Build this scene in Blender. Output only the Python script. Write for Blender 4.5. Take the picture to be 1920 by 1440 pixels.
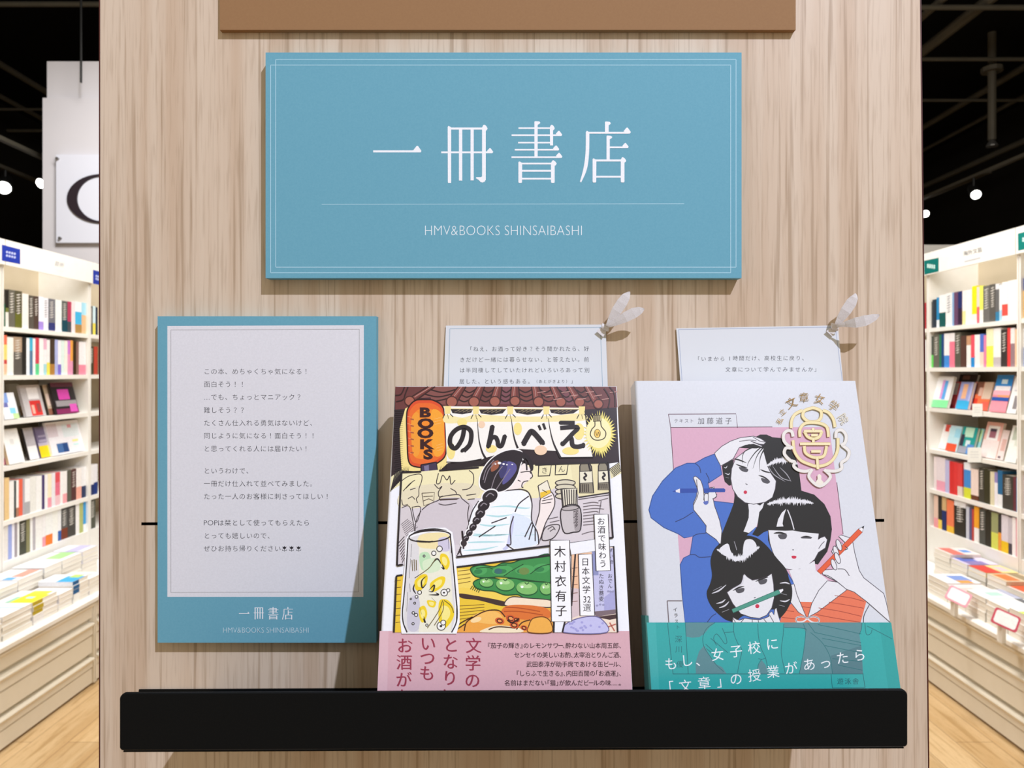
import bpy, math, random
from mathutils import Vector, Matrix
from mathutils.geometry import tessellate_polygon

for o in list(bpy.data.objects):
    bpy.data.objects.remove(o)
scene = bpy.context.scene
COL = scene.collection
PI = math.pi

# ------------------------------------------------------------------ camera, world, lights, exposure
F = 1387.0            # focal length in pixels of the 1920 x 1440 frame
CX, CY = 960.0, 698.0  # vanishing point of the shop's depth
HC = 1.5              # eye height
DP = 0.455            # distance to the wooden display panel

cam_d = bpy.data.cameras.new('camera')
cam = bpy.data.objects.new('camera', cam_d)
COL.objects.link(cam)
cam.location = (0, 0, HC)
cam.rotation_euler = (PI / 2, 0, 0)
cam_d.sensor_width = 36
cam_d.lens = F / 1920 * 36
cam_d.shift_y = -(720 - CY) / 1920
cam_d.clip_start = 0.01
cam_d.dof.use_dof = True
cam_d.dof.focus_distance = 0.42
cam_d.dof.aperture_fstop = 22
scene.camera = cam

world = bpy.data.worlds.new('world')
scene.world = world
world.use_nodes = True
wb = world.node_tree.nodes['Background']
wb.inputs[0].default_value = (1.0, 0.90, 0.72, 1)
wb.inputs[1].default_value = 0.52

def spot(name, loc, target, power, size, blend, radius, color):
    l = bpy.data.lights.new(name, 'SPOT')
    l.energy = power; l.spot_size = math.radians(size); l.spot_blend = blend
    l.shadow_soft_size = radius; l.color = color
    o = bpy.data.objects.new(name, l); COL.objects.link(o)
    o.location = loc
    o.rotation_euler = (Vector(target) - Vector(loc)).to_track_quat('-Z', 'Y').to_euler()
    return o
def area(name, loc, target, power, sx, sy, color):
    l = bpy.data.lights.new(name, 'AREA')
    l.shape = 'RECTANGLE'; l.size = sx; l.size_y = sy; l.energy = power; l.color = color
    o = bpy.data.objects.new(name, l); COL.objects.link(o)
    o.location = loc
    o.rotation_euler = (Vector(target) - Vector(loc)).to_track_quat('-Z', 'Y').to_euler()
    return o

spot('ceiling_spot_light', (1.06, -1.37, 3.52), (0.0, DP, 1.4), 345, 60, 0.5, 0.022, (0.74, 0.80, 1.0))
area('aisle_light', (-1.25, 3.4, 3.95), (-2.15, 3.75, 0.6), 142, 0.5, 2.2, (1.0, 0.97, 0.93))
area('aisle_light', (1.25, 3.4, 3.95), (2.15, 3.75, 0.6), 142, 0.5, 2.2, (1.0, 0.97, 0.93))
spot('column_spot_light', (-1.9, 3.4, 3.9), (-2.95, 5.5, 2.5), 95, 70, 0.8, 0.08, (0.95, 0.96, 1.0))

vs = scene.view_settings
vs.view_transform = 'Standard'; vs.look = 'None'; vs.gamma = 1.0
vs.use_curve_mapping = False
vs.exposure = 0.0

# ------------------------------------------------------------------ helpers
def lin(c):
    return c / 12.92 if c <= 0.04045 else ((c + 0.055) / 1.055) ** 2.4
def rgb(h):
    return tuple(lin(int(h[i:i + 2], 16) / 255) for i in (0, 2, 4))
def pt(px, py, d):
    """world point seen at pixel (px, py) at depth d"""
    return Vector(((px - CX) / F * d, d, HC - (py - CY) / F * d))
def tag(o, label=None, cat=None, group=None, kind=None):
    if label: o['label'] = label
    if cat: o['category'] = cat
    if group: o['group'] = group
    if kind: o['kind'] = kind
    return o
def empty(name, loc=(0, 0, 0)):
    o = bpy.data.objects.new(name, None); COL.objects.link(o); o.location = loc
    return o

def mat(name, color, rough=0.6, spec=0.4, metal=0.0, coat=0.0):
    m = bpy.data.materials.new(name); m.use_nodes = True
    b = m.node_tree.nodes['Principled BSDF']
    b.inputs['Base Color'].default_value = (*rgb(color), 1)
    b.inputs['Roughness'].default_value = rough
    b.inputs['Specular IOR Level'].default_value = spec
    b.inputs['Metallic'].default_value = metal
    b.inputs['Coat Weight'].default_value = coat
    return m
def noisy(name, c1, c2, scale, rough=0.6, spec=0.4, bump=0.0, stretch=(1, 1, 1)):
    """two tone speckled material"""
    m = mat(name, c1, rough, spec); nt = m.node_tree; N = nt.nodes; L = nt.links
    b = N['Principled BSDF']
    tc = N.new('ShaderNodeTexCoord'); mp = N.new('ShaderNodeMapping'); mp.inputs['Scale'].default_value = stretch
    no = N.new('ShaderNodeTexNoise'); no.inputs['Scale'].default_value = scale; no.inputs['Detail'].default_value = 4
    mx = N.new('ShaderNodeMix'); mx.data_type = 'RGBA'
    mx.inputs[6].default_value = (*rgb(c1), 1); mx.inputs[7].default_value = (*rgb(c2), 1)
    L.new(tc.outputs['Object'], mp.inputs[0]); L.new(mp.outputs[0], no.inputs['Vector'])
    L.new(no.outputs['Fac'], mx.inputs[0]); L.new(mx.outputs[2], b.inputs['Base Color'])
    if bump:
        bp = N.new('ShaderNodeBump'); bp.inputs['Strength'].default_value = bump; bp.inputs['Distance'].default_value = 0.0005
        L.new(no.outputs['Fac'], bp.inputs['Height']); L.new(bp.outputs[0], b.inputs['Normal'])
    return m
def vmat(name, rough, spec=0.4, speck=0.05, scale=900, coat=0.0):
    """printed surface: colour from the Col attribute with a fine paper speckle"""
    m = mat(name, 'ffffff', rough, spec, coat=coat); nt = m.node_tree; N = nt.nodes; L = nt.links
    b = N['Principled BSDF']
    b.inputs['Coat Roughness'].default_value = 0.15
    at = N.new('ShaderNodeAttribute'); at.attribute_name = 'Col'
    tc = N.new('ShaderNodeTexCoord'); no = N.new('ShaderNodeTexNoise'); no.inputs['Scale'].default_value = scale
    L.new(tc.outputs['Object'], no.inputs['Vector'])
    mr = N.new('ShaderNodeMapRange'); mr.inputs[1].default_value = 0.3; mr.inputs[2].default_value = 0.7
    mr.inputs[3].default_value = 1 - speck; mr.inputs[4].default_value = 1 + speck
    L.new(no.outputs['Fac'], mr.inputs[0])
    mx = N.new('ShaderNodeVectorMath'); mx.operation = 'SCALE'
    L.new(at.outputs['Color'], mx.inputs[0]); L.new(mr.outputs[0], mx.inputs['Scale'])
    L.new(mx.outputs[0], b.inputs['Base Color'])
    return m

class MB:
    """mesh builder with per-face colour and material slot"""
    def __init__(s): s.v = []; s.f = []; s.c = []; s.m = []
    def quad(s, a, b, c, d, col='ffffff', mi=0):
        i = len(s.v); s.v += [Vector(p) for p in (a, b, c, d)]; s.f.append((i, i + 1, i + 2, i + 3)); s.c.append(rgb(col)); s.m.append(mi)
    def poly(s, pts, col='ffffff', mi=0):
        i = len(s.v); s.v += [Vector(p) for p in pts]; s.f.append(tuple(range(i, i + len(pts)))); s.c.append(rgb(col)); s.m.append(mi)
    def box(s, lo, hi, col='ffffff', mi=0, cols=None, M=None, bev=0.0):
        """axis box; cols may override per face key -x +x -y +y -z +z; bev chamfers the vertical edges"""
        x0, y0, z0 = lo; x1, y1, z1 = hi
        cols = cols or {}
        T = (lambda p: M @ Vector(p)) if M else Vector
        if bev:
            b = bev
            ring = [(x0 + b, y0), (x1 - b, y0), (x1, y0 + b), (x1, y1 - b), (x1 - b, y1), (x0 + b, y1), (x0, y1 - b), (x0, y0 + b)]
            n = 8
            keys = ['-y', '+x', '+x', '+x', '+y', '-x', '-x', '-x']
            for k in range(n):
                a, c = ring[k], ring[(k + 1) % n]
                s.quad(T((*a, z0)), T((*c, z0)), T((*c, z1)), T((*a, z1)), cols.get(keys[k], col), mi)
            s.poly([T((*p, z1)) for p in ring], cols.get('+z', col), mi)
            s.poly([T((*p, z0)) for p in reversed(ring)], cols.get('-z', col), mi)
            return
        P = [T(p) for p in ((x0, y0, z0), (x1, y0, z0), (x1, y1, z0), (x0, y1, z0), (x0, y0, z1), (x1, y0, z1), (x1, y1, z1), (x0, y1, z1))]
        for k, (a, b_, c, d) in {'-z': (3, 2, 1, 0), '+z': (4, 5, 6, 7), '-y': (0, 1, 5, 4), '+x': (1, 2, 6, 5), '+y': (2, 3, 7, 6), '-x': (3, 0, 4, 7)}.items():
            s.quad(P[a], P[b_], P[c], P[d], cols.get(k, col), mi)
    def tube(s, pts, r, col='ffffff', mi=0, n=10):
        pts = [Vector(p) for p in pts]; rings = []
        for i, p in enumerate(pts):
            d = (pts[min(i + 1, len(pts) - 1)] - pts[max(i - 1, 0)]).normalized()
            u = d.orthogonal().normalized(); w = d.cross(u)
            rr = r[i] if isinstance(r, (list, tuple)) else r
            rings.append([p + (u * math.cos(2 * PI * k / n) + w * math.sin(2 * PI * k / n)) * rr for k in range(n)])
        for a, b in zip(rings, rings[1:]):
            for k in range(n): s.quad(a[k], a[(k + 1) % n], b[(k + 1) % n], b[k], col, mi)
        s.poly(list(reversed(rings[0])), col, mi); s.poly(rings[-1], col, mi)
    def build(s, name, mats, parent=None, origin=None, weld=True):
        me = bpy.data.meshes.new(name)
        og = Vector(origin) if origin is not None else Vector((0, 0, 0))
        me.from_pydata([v - og for v in s.v], [], s.f)
        for m in (mats if isinstance(mats, (list, tuple)) else [mats]): me.materials.append(m)
        me.polygons.foreach_set('material_index', s.m)
        at = me.color_attributes.new('Col', 'FLOAT_COLOR', 'CORNER')
        buf = []
        for f, c in zip(s.f, s.c): buf += [c[0], c[1], c[2], 1.0] * len(f)
        at.data.foreach_set('color', buf)
        o = bpy.data.objects.new(name, me); COL.objects.link(o)
        if origin is not None: o.location = og
        if parent:
            o.parent = parent
            w = Vector((0, 0, 0)); p = parent
            while p: w += p.location; p = p.parent
            o.location = og - w
        return o

def smooth_closed(P, n=5):
    out = []; N = len(P)
    for i in range(N):
        p0, p1, p2, p3 = P[i - 1], P[i], P[(i + 1) % N], P[(i + 2) % N]
        for k in range(n):
            t = k / n
            out.append(tuple(0.5 * (2 * p1[j] + (p2[j] - p0[j]) * t + (2 * p0[j] - 5 * p1[j] + 4 * p2[j] - p3[j]) * t * t + (3 * p1[j] - p0[j] - 3 * p2[j] + p3[j]) * t ** 3) for j in (0, 1)))
    return out
def smooth_open(P, n=6):
    if len(P) < 3: return list(P)
    Q = [P[0]] + list(P) + [P[-1]]; out = []
    for i in range(1, len(Q) - 2):
        p0, p1, p2, p3 = Q[i - 1], Q[i], Q[i + 1], Q[i + 2]
        for k in range(n):
            t = k / n
            out.append(tuple(0.5 * (2 * p1[j] + (p2[j] - p0[j]) * t + (2 * p0[j] - 5 * p1[j] + 4 * p2[j] - p3[j]) * t * t + (3 * p1[j] - p0[j] - 3 * p2[j] + p3[j]) * t ** 3) for j in (0, 1)))
    out.append(P[-1])
    return out

_glyphs = {}
def glyph(c, off=0.0):
    k = (c, off)
    if k not in _glyphs:
        cu = bpy.data.curves.new('g', 'FONT'); cu.body = c; cu.size = 1; cu.resolution_u = 3; cu.offset = off
        o = bpy.data.objects.new('g', cu); COL.objects.link(o)
        bpy.context.view_layer.update()
        ev = o.evaluated_get(bpy.context.evaluated_depsgraph_get()); me = ev.to_mesh()
        vs_ = [(v.co.x, v.co.y) for v in me.vertices]; fs = [tuple(p.vertices) for p in me.polygons]
        ev.to_mesh_clear(); bpy.data.objects.remove(o); bpy.data.curves.remove(cu)
        _glyphs[k] = (vs_, fs)
        if off and len(c) == 1:
            def ar(g_): return sum(abs(sum(g_[0][f[i]][0] * g_[0][f[(i + 1) % len(f)]][1] - g_[0][f[(i + 1) % len(f)]][0] * g_[0][f[i]][1] for i in range(len(f)))) / 2 for f in g_[1])
            full = glyph(c, 0.0)
            if ar(_glyphs[k]) < ar(full) * (1 + 1.6 * off / 0.075) * (.8 if off < 0 else .92): _glyphs[k] = glyph(c, off * .5) if abs(off) > .004 else full
    return _glyphs[k]

class Print:
    """flat print on a plane: shapes are given in photo-crop coordinates and land on the plane of the sheet they are printed on"""
    def __init__(s, origin, U, V, step=2.5e-6, base=2e-5):
        s.o = Vector(origin); s.U = Vector(U).normalized(); s.V = Vector(V).normalized(); s.N = s.U.cross(s.V).normalized()
        s.mb = MB(); s.h = base; s.step = step; s.ink = 1.0; s.crop(0, 0, 1)
    def crop(s, x0, y0, sc): s.x0, s.y0, s.sc = x0, y0, sc; return s
    def P(s, x, y):
        px = s.x0 + x / s.sc; py = s.y0 + y / s.sc
        d = Vector(((px - CX) / F, 1, -(py - CY) / F)); c = Vector((0, 0, HC))
        t = (s.o - c).dot(s.N) / d.dot(s.N)
        return c + d * t + s.N * s.h
    def tris(s, pts, tri, col):
        i = len(s.mb.v); s.mb.v += [s.P(*p) for p in pts]; c = rgb(col)
        for f in tri:
            f = tuple(i + k for k in f)
            a, b, d = s.mb.v[f[0]], s.mb.v[f[1]], s.mb.v[f[2]]
            if (b - a).cross(d - a).dot(s.N) < 0: f = tuple(reversed(f))
            s.mb.f.append(f); s.mb.c.append(c); s.mb.m.append(0)
    def up(s): s.h += s.step
    def poly(s, pts, col, sm=False, line=None, lw=4):
        q = smooth_closed(pts) if sm else list(pts)
        tri = tessellate_polygon([[Vector((x, y, 0)) for x, y in q]])
        s.tris(q, tri, col); s.up()
        if line: s.line(q + [q[0]], lw, line)
        return s
    def line(s, pts, w, col, sm=False, taper=None):
        """stroke; taper 'both' thins both ends, 'end' the last, 'start' the first"""
        if w < 10: w *= s.ink
        q = smooth_open(pts) if sm else list(pts)
        n = len(q); L, R = [], []
        for i, p in enumerate(q):
            a = q[max(i - 1, 0)]; b = q[min(i + 1, n - 1)]
            dx, dy = b[0] - a[0], b[1] - a[1]; l = math.hypot(dx, dy) or 1
            t = i / (n - 1); k = 1.0
            if taper == 'both': k = 0.15 + 0.85 * math.sin(PI * t)
            elif taper == 'end': k = 1 - 0.85 * t
            elif taper == 'start': k = 0.15 + 0.85 * t
            nx, ny = -dy / l * w * k / 2, dx / l * w * k / 2
            L.append((p[0] + nx, p[1] + ny)); R.append((p[0] - nx, p[1] - ny))
        s.tris(L + R, [(i, i + 1, n + i + 1, n + i) for i in range(n - 1)], col); s.up()
        return s
    def lines(s, many, w, col, sm=True, taper=None):
        for p in many:
            h = s.h; s.line(p, w, col, sm, taper); s.h = h
        s.up(); return s
    def ell(s, cx, cy, rx, ry, col, rot=0, line=None, lw=4, n=28):
        c, sn = math.cos(rot), math.sin(rot)
        q = [(cx + rx * math.cos(2 * PI * k / n) * c - ry * math.sin(2 * PI * k / n) * sn, cy + rx * math.cos(2 * PI * k / n) * sn + ry * math.sin(2 * PI * k / n) * c) for k in range(n)]
        if col: s.poly(q, col)
        if line: s.line(q + [q[0]], lw, line)
        return s
    def star(s, cx, cy, rx, ry, k, inner, col, seed=1):
        r = random.Random(seed); q = []
        for i in range(2 * k):
            a = PI * i / k + r.uniform(-.3, .3) * PI / k; f = (inner if i % 2 else 1.0) * r.uniform(.9, 1.05)
            q.append((cx + rx * f * math.cos(a), cy + ry * f * math.sin(a)))
        return s.poly(q, col)
    def ch(s, c, cx, cy, size, col, off=-0.008, rot=0, sx=1.0):
        if c in ' 　': return s
        if off > 0:      # heavier weight: two strikes a hair apart
            s.ch(c, cx - off * size * .5, cy - off * size * .3, size, col, 0.0, rot, sx); h = s.h; s.up()
            s.ch(c, cx + off * size * .5, cy + off * size * .3, size, col, 0.0, rot, sx); s.h = h; return s
        vs_, fs = glyph(c, off)
        ox = 0.5
        if c in '！？!?123456789': ox = (min(v[0] for v in vs_) + max(v[0] for v in vs_)) / 2
        ca, sa = math.cos(rot), math.sin(rot)
        q = []
        for x, y in vs_:
            a, b = (x - ox) * size * sx, -(y - 0.38) * size
            q.append((cx + a * ca - b * sa, cy + a * sa + b * ca))
        s.tris(q, fs, col); return s
    def row(s, text, x, y, pitch, size, col, off=-0.008, slope=0.0, sx=1.0):
        """horizontal line: x is the centre of the first cell"""
        for i, c in enumerate(text): s.ch(c, x + i * pitch, y + i * pitch * slope, size, col, off, 0, sx)
        s.up(); return s
    def prop(s, text, x0, x1, y, size, col, off=0.0):
        """line with half-width brackets and commas, fitted between x0 and x1"""
        adv = [0.5 if c in '『』「」、。' else (0.62 if c in '…ー' else 1.0) for c in text]
        k = (x1 - x0) / sum(adv); x = x0
        for c, a in zip(text, adv):
            cx = x + k / 2 - (k / 2 if c in '『「' else 0) if c in '『』「」、。' else x + k * a / 2
            s.ch(c, cx, y, size, col, off, 0, 0.95); x += k * a
        s.up(); return s
    def fit(s, text, x0, x1, ytop, ybase, col, off=-0.02):
        vs_, fs = glyph(text, off)
        a = min(v[0] for v in vs_); b = max(v[0] for v in vs_); t = max(v[1] for v in vs_); bt = min(v[1] for v in vs_)
        s.tris([(x0 + (x - a) / (b - a) * (x1 - x0), ybase - (y - bt) / (t - bt) * (ybase - ytop)) for x, y in vs_], fs, col); s.up(); return s
    def build(s, name, m, parent): return s.mb.build(name, m, parent)

def shine(p, curve, up, dn, col, seed, n=46):
    """band of spiky streaks along a curve"""
    r = random.Random(seed); c = smooth_open(curve, 10); top, bot = [], []
    m = len(c)
    for i in range(n + 1):
        t = i / n; x, y = c[min(int(t * (m - 1)), m - 1)]
        e = max(.12, math.sin(PI * t) ** .6); k = 1 if i % 2 else .35
        top.append((x + r.uniform(-2, 2), y - up * e * k * r.uniform(.6, 1.15))); bot.append((x + r.uniform(-2, 2), y + dn * e * k * r.uniform(.5, 1.2)))
    p.poly(top + bot[::-1], col)

# ------------------------------------------------------------------ materials
def wood_mat(name, light, mid, dark, axis='z', planks=False, rough=0.5):
    m = mat(name, light, rough, 0.35); nt = m.node_tree; N = nt.nodes; L = nt.links; b = N['Principled BSDF']
    tc = N.new('ShaderNodeTexCoord')
    def noise(sc, scale, detail, dist=0.0):
        mp = N.new('ShaderNodeMapping'); mp.inputs['Scale'].default_value = sc
        no = N.new('ShaderNodeTexNoise'); no.inputs['Scale'].default_value = scale; no.inputs['Detail'].default_value = detail
        no.inputs['Distortion'].default_value = dist
        L.new(tc.outputs['Object'], mp.inputs[0]); L.new(mp.outputs[0], no.inputs['Vector']); return no
    def ramp(src, p0, p1):
        r = N.new('ShaderNodeMapRange'); r.inputs[1].default_value = p0; r.inputs[2].default_value = p1; r.interpolation_type = 'SMOOTHSTEP'
        L.new(src, r.inputs[0]); return r.outputs[0]
    def mix(f, a, c):
        mx = N.new('ShaderNodeMix'); mx.data_type = 'RGBA'; L.new(f, mx.inputs[0])
        if isinstance(a, str): mx.inputs[6].default_value = (*rgb(a), 1)
        else: L.new(a, mx.inputs[6])
        if isinstance(c, str): mx.inputs[7].default_value = (*rgb(c), 1)
        else: L.new(c, mx.inputs[7])
        return mx.outputs[2]
    st = (1, 1, 0.018) if axis == 'z' else (1, 0.06, 1)
    st2 = (1, 1, 0.05) if axis == 'z' else (1, 0.12, 1)
    band = ramp(noise(st, 60 if axis == 'z' else 9, 3, 0.4).outputs['Fac'], 0.40, 0.66)
    fine = ramp(noise(st, 300 if axis == 'z' else 40, 3, 0.25).outputs['Fac'], 0.53, 0.68)
    pore = ramp(noise(st2, 620 if axis == 'z' else 160, 2).outputs['Fac'], 0.48, 0.72)
    c = mix(band, light, mid)
    f2 = N.new('ShaderNodeMath'); f2.operation = 'MULTIPLY'; f2.inputs[1].default_value = 0.60; L.new(fine, f2.inputs[0])
    c = mix(f2.outputs[0], c, dark)
    f3 = N.new('ShaderNodeMath'); f3.operation = 'MULTIPLY'; f3.inputs[1].default_value = 0.30; L.new(pore, f3.inputs[0])
    c = mix(f3.outputs[0], c, dark)
    if planks:
        br = N.new('ShaderNodeTexBrick'); br.inputs['Scale'].default_value = 1.0
        br.inputs['Color1'].default_value = (1, 1, 1, 1); br.inputs['Color2'].default_value = (.82, .80, .78, 1); br.inputs['Mortar'].default_value = (.55, .5, .45, 1)
        br.inputs['Brick Width'].default_value = 1.2; br.inputs['Row Height'].default_value = 0.15; br.inputs['Mortar Size'].default_value = 0.002
        mp = N.new('ShaderNodeMapping'); mp.inputs['Rotation'].default_value = (0, 0, PI / 2)
        L.new(tc.outputs['Object'], mp.inputs[0]); L.new(mp.outputs[0], br.inputs['Vector'])
        mu = N.new('ShaderNodeMix'); mu.data_type = 'RGBA'; mu.blend_type = 'MULTIPLY'; mu.inputs[0].default_value = 1
        L.new(c, mu.inputs[6]); L.new(br.outputs['Color'], mu.inputs[7]); c = mu.outputs[2]
    L.new(c, b.inputs['Base Color'])
    return m

M_oak = wood_mat('pale_oak_veneer', 'd9c5ae', 'cdb49a', 'a1866a')
M_floor = wood_mat('oak_floor', 'd8b98c', 'c8a473', 'a9844f', axis='y', planks=True, rough=0.4)
M_slot = mat('dark_slot', '140c08', 0.8, 0.1)
M_edge = mat('red_brown_edge_band', '4a1a12', 0.5)
M_brown = noisy('brown_board', '9d7852', '946f4c', 700, 0.7, 0.2)
M_bluecard = noisy('blue_card', '65a3b9', '72aec1', 900, 0.65, 0.25)
M_foam = mat('foam_core', 'dfe6ea', 0.7)
M_print = vmat('matte_print', 0.6, 0.25, 0.03)
M_gloss = vmat('glossy_book_print', 0.28, 0.4, 0.02)
M_film = vmat('filmed_book_print', 0.22, 0.5, 0.02, coat=0.25)
M_pages = noisy('book_pages', 'e9e3d6', 'd8cfbd', 60, 0.8, 0.1, stretch=(1, 60, 1))
M_black = noisy('black_powder_coat', '080a0b', '0e1011', 1500, 0.55, 0.12, bump=0.1)
M_satin = noisy('silver_satin_ribbon', 'ece8e8', 'dad5d5', 1500, 0.35, 0.5, bump=0.2)
M_white = noisy('white_painted_steel', 'f3f1ec', 'ece9e2', 30, 0.45, 0.4)
M_ivory = noisy('ivory_drawer', 'e4dccb', 'ddd4c2', 20, 0.5, 0.35)
M_backp = noisy('shaded_beige_back_panel', 'bcae96', 'b2a48a', 12, 0.6, 0.3)  # beige darkened so the colour carries the shade inside the shelves
M_bgbook = vmat('book_jacket', 0.45, 0.35, 0.05, 120)
M_bgpage = mat('page_block', 'ece6da', 0.8)
M_wallw = noisy('white_wall_paint', 'd9d6da', 'd2cfd4', 3, 0.8, 0.2)
M_wallk = noisy('black_wall_paint', '171512', '1d1a17', 4, 0.8, 0.2)
M_ceil = noisy('black_ceiling_paint', '0b0a0a', '100f0e', 2, 0.9, 0.1)
M_duct = noisy('brightened_black_duct', '5c574b', '47433a', 5, 0.6, 0.3)  # black pipes given a lighter colour in place of light under the ceiling
M_signw = mat('white_sign_panel', 'e2e4f0', 0.5)
M_signk = mat('dark_sign_letter', '2a2028', 0.5)
M_dark = mat('black_lamp_housing', '1a1a1a', 0.5)
M_steel = mat('steel_pin', '8a8784', 0.35, 0.5, 0.8)
M_lamp = bpy.data.materials.new('lamp_glow'); M_lamp.use_nodes = True
_n = M_lamp.node_tree.nodes; _b = _n['Principled BSDF']
_b.inputs['Emission Color'].default_value = (1, 0.98, 0.92, 1); _b.inputs['Emission Strength'].default_value = 14

# ------------------------------------------------------------------ the setting
def struct(name, lo, hi, m, col='ffffff'):
    b = MB(); b.box(lo, hi, col); o = b.build(name, m); tag(o, kind='structure'); return o
struct('floor', (-6, -4, -0.05), (6, 13, 0), M_floor)
struct('ceiling', (-6, 0.9, 4.6), (6, 13, 4.7), M_ceil)
struct('wall_back', (-6, 12.9, 0), (6, 13, 4.6), M_wallk)
struct('wall_left', (-6.0, 0.9, 0), (-5.9, 12.9, 4.6), M_wallk)
struct('wall_right', (5.9, 0.9, 0), (6.0, 12.9, 4.6), M_wallk)
b = MB()
b.box((-3.49, 5.5, 0), (-2.2, 6.1, 3.54)); b.box((-3.47, 5.52, 3.54), (-2.2, 6.1, 3.82))
tag(b.build('wall_column', M_wallw), kind='structure')
struct('wall_partition', (3.35, 6.5, 0), (4.7, 6.6, 2.62), M_white)

# ------------------------------------------------------------------ display panel with its two slots
root = empty('display_stand', (0, DP, 0))
tag(root, 'tall pale oak veneer display stand carrying the blue signs and black ledge', 'display stand')
def panel():
    b = MB(); XL = -0.2533
    XR = lambda z: 0.2510 - (z - 1.729) * 0.0104
    sl = 0.0047
    z1 = HC - (979 - CY) / F * DP; z2 = HC - (1291.5 - CY) / F * DP; hs = 0.0009
    xs0, xs1 = (265 - CX) / F * DP, (1658 - CX) / F * DP
    zs = [0.0, z2 - hs, z2 + hs, z1 - hs, z1 + hs, 2.25]
    def V(x, z, y=0.0, tilt=True):
        return (x, DP + y, z + (sl * x if tilt and 0.5 < z < 2.0 else 0))
    for i in range(5):
        za, zb = zs[i], zs[i + 1]
        if i in (1, 3):
            b.quad(V(XL, za), V(xs0, za), V(xs0, zb), V(XL, zb)); b.quad(V(xs1, za), V(XR(za), za), V(XR(zb), zb), V(xs1, zb))
            d = 0.008
            b.quad(V(xs0, za, d), V(xs1, za, d), V(xs1, zb, d), V(xs0, zb, d), mi=1)
            b.quad(V(xs0, za), V(xs1, za), V(xs1, za, d), V(xs0, za, d), mi=1); b.quad(V(xs0, zb, d), V(xs1, zb, d), V(xs1, zb), V(xs0, zb), mi=1)
            b.quad(V(xs0, za), V(xs0, za, d), V(xs0, zb, d), V(xs0, zb), mi=1); b.quad(V(xs1, za, d), V(xs1, za), V(xs1, zb), V(xs1, zb, d), mi=1)
        else:
            xs = [XL, xs0, xs1]
            b.quad(V(XL, za), V(xs0, za), V(xs0, zb), V(XL, zb)); b.quad(V(xs0, za), V(xs1, za), V(xs1, zb), V(xs0, zb)); b.quad(V(xs1, za), V(XR(za), za), V(XR(zb), zb), V(xs1, zb))
    th = 0.02
    b.quad((XR(0), DP + th, 0), (XL, DP + th, 0), (XL, DP + th, 2.25), (XR(2.25), DP + th, 2.25))
    b.quad((XL, DP, 2.25), (XR(2.25), DP, 2.25), (XR(2.25), DP + th, 2.25), (XL, DP + th, 2.25))
    b.quad((XL, DP + th, 0), (XL, DP, 0), (XL, DP, 2.25), (XL, DP + th, 2.25)); b.quad((XR(0), DP, 0), (XR(0), DP + th, 0), (XR(2.25), DP + th, 2.25), (XR(2.25), DP, 2.25))
    b.build('board', [M_oak, M_slot], root, (0, DP, 0))
    for sgn in (0, 1):
        e = MB(); w = 0.0007
        for (za, zb) in ((0, 2.25),):
            xa, xb = (XL - w, XL - w) if sgn == 0 else (XR(za), XR(zb))
            P = lambda x, y, z: (x, y, z)
            f = [P(xa, DP - .0002, za), P(xa + w, DP - .0002, za), P(xb + w, DP - .0002, zb), P(xb, DP - .0002, zb)]
            k = [P(xa, DP + th, za), P(xa + w, DP + th, za), P(xb + w, DP + th, zb), P(xb, DP + th, zb)]
            e.quad(*f); e.quad(*reversed(k))
            for i in range(4): e.quad(f[i], k[i], k[(i + 1) % 4], f[(i + 1) % 4])
        o = e.build('edge_band', M_edge, root, (0, DP, 0)); o['label'] = 'dark red-brown edge strip'
    c = MB(); c.box((-0.20, DP + th, 0.0), (0.20, DP + 0.62, 2.2)); c.build('carcass', M_oak, root, (0, DP, 0))
panel()

def slab(name, px0, px1, py0, py1, t, m, label, cat, prints=None, mside=None):
    """board fixed flat on the panel; its front face fills the given pixels"""
    d = DP - t
    a = pt(px0, py1, d); c = pt(px1, py0, d)
    b = MB(); b.box((a.x, d, a.z), (c.x, DP - 0.0002, c.z))
    o = b.build(name, m, None, ((a.x + c.x) / 2, DP, a.z)); tag(o, label, cat)
    return o, d

# brown board at the top edge of the picture
a = pt(412, 56, DP - 0.004); c = pt(1492, 56, DP - 0.004)
b = MB(); b.box((a.x, DP - 0.004, a.z), (c.x, DP - 0.0002, 2.1))
tag(b.build('brown_board', M_brown, None, (0, DP, a.z)), 'plain brown board mounted on the oak panel above the blue shop sign', 'board')

# ------------------------------------------------------------------ blue shop sign
sign, d = slab('shop_sign', 498, 1390.5, 98.5, 521.5, 0.0085, M_bluecard, 'wide blue board sign with large white Japanese characters above the books', 'sign')
pr = Print((0, d, HC), (1, 0, 0), (0, 0, 1))
LC = 'b5dcea'
def rect_line(pr, x0, y0, x1, y1, w, col):
    pr.lines([[(x0, y0), (x1, y0)], [(x0, y1), (x1, y1)], [(x0, y0), (x0, y1)], [(x1, y0), (x1, y1)]], w, col, False)
pr.crop(0, 0, 1)
rect_line(pr, 507.5, 122, 1370, 511.5, 1.1, LC); rect_line(pr, 517, 111.5, 1380, 501, 1.1, LC)
pr.line([(603, 383), (1283, 382)], 1.0, LC)
pr.fit('HMV&BOOKS SHINSAIBASHI', 797, 1091, 423, 441, 'f2f8fb', -0.022)
S = 6.857
W = 'f7f9fd'
pr.crop(680, 210, S)
def bar(x0, y0, x1, y1): pr.poly([(x0, y0), (x1, y0), (x1, y1), (x0, y1)], W)
def tri(x, y, w=1.0):   # uroko: the triangle that ends a horizontal stroke, right foot at (x, y)
    pr.poly([(x - 105 * w, y - 26), (x - 68 * w, y - 75 * w), (x - 54 * w, y - 86 * w), (x - 40 * w, y - 78 * w), (x, y - 20), (x - 6, y - 3), (x - 20, y)], W)
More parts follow.
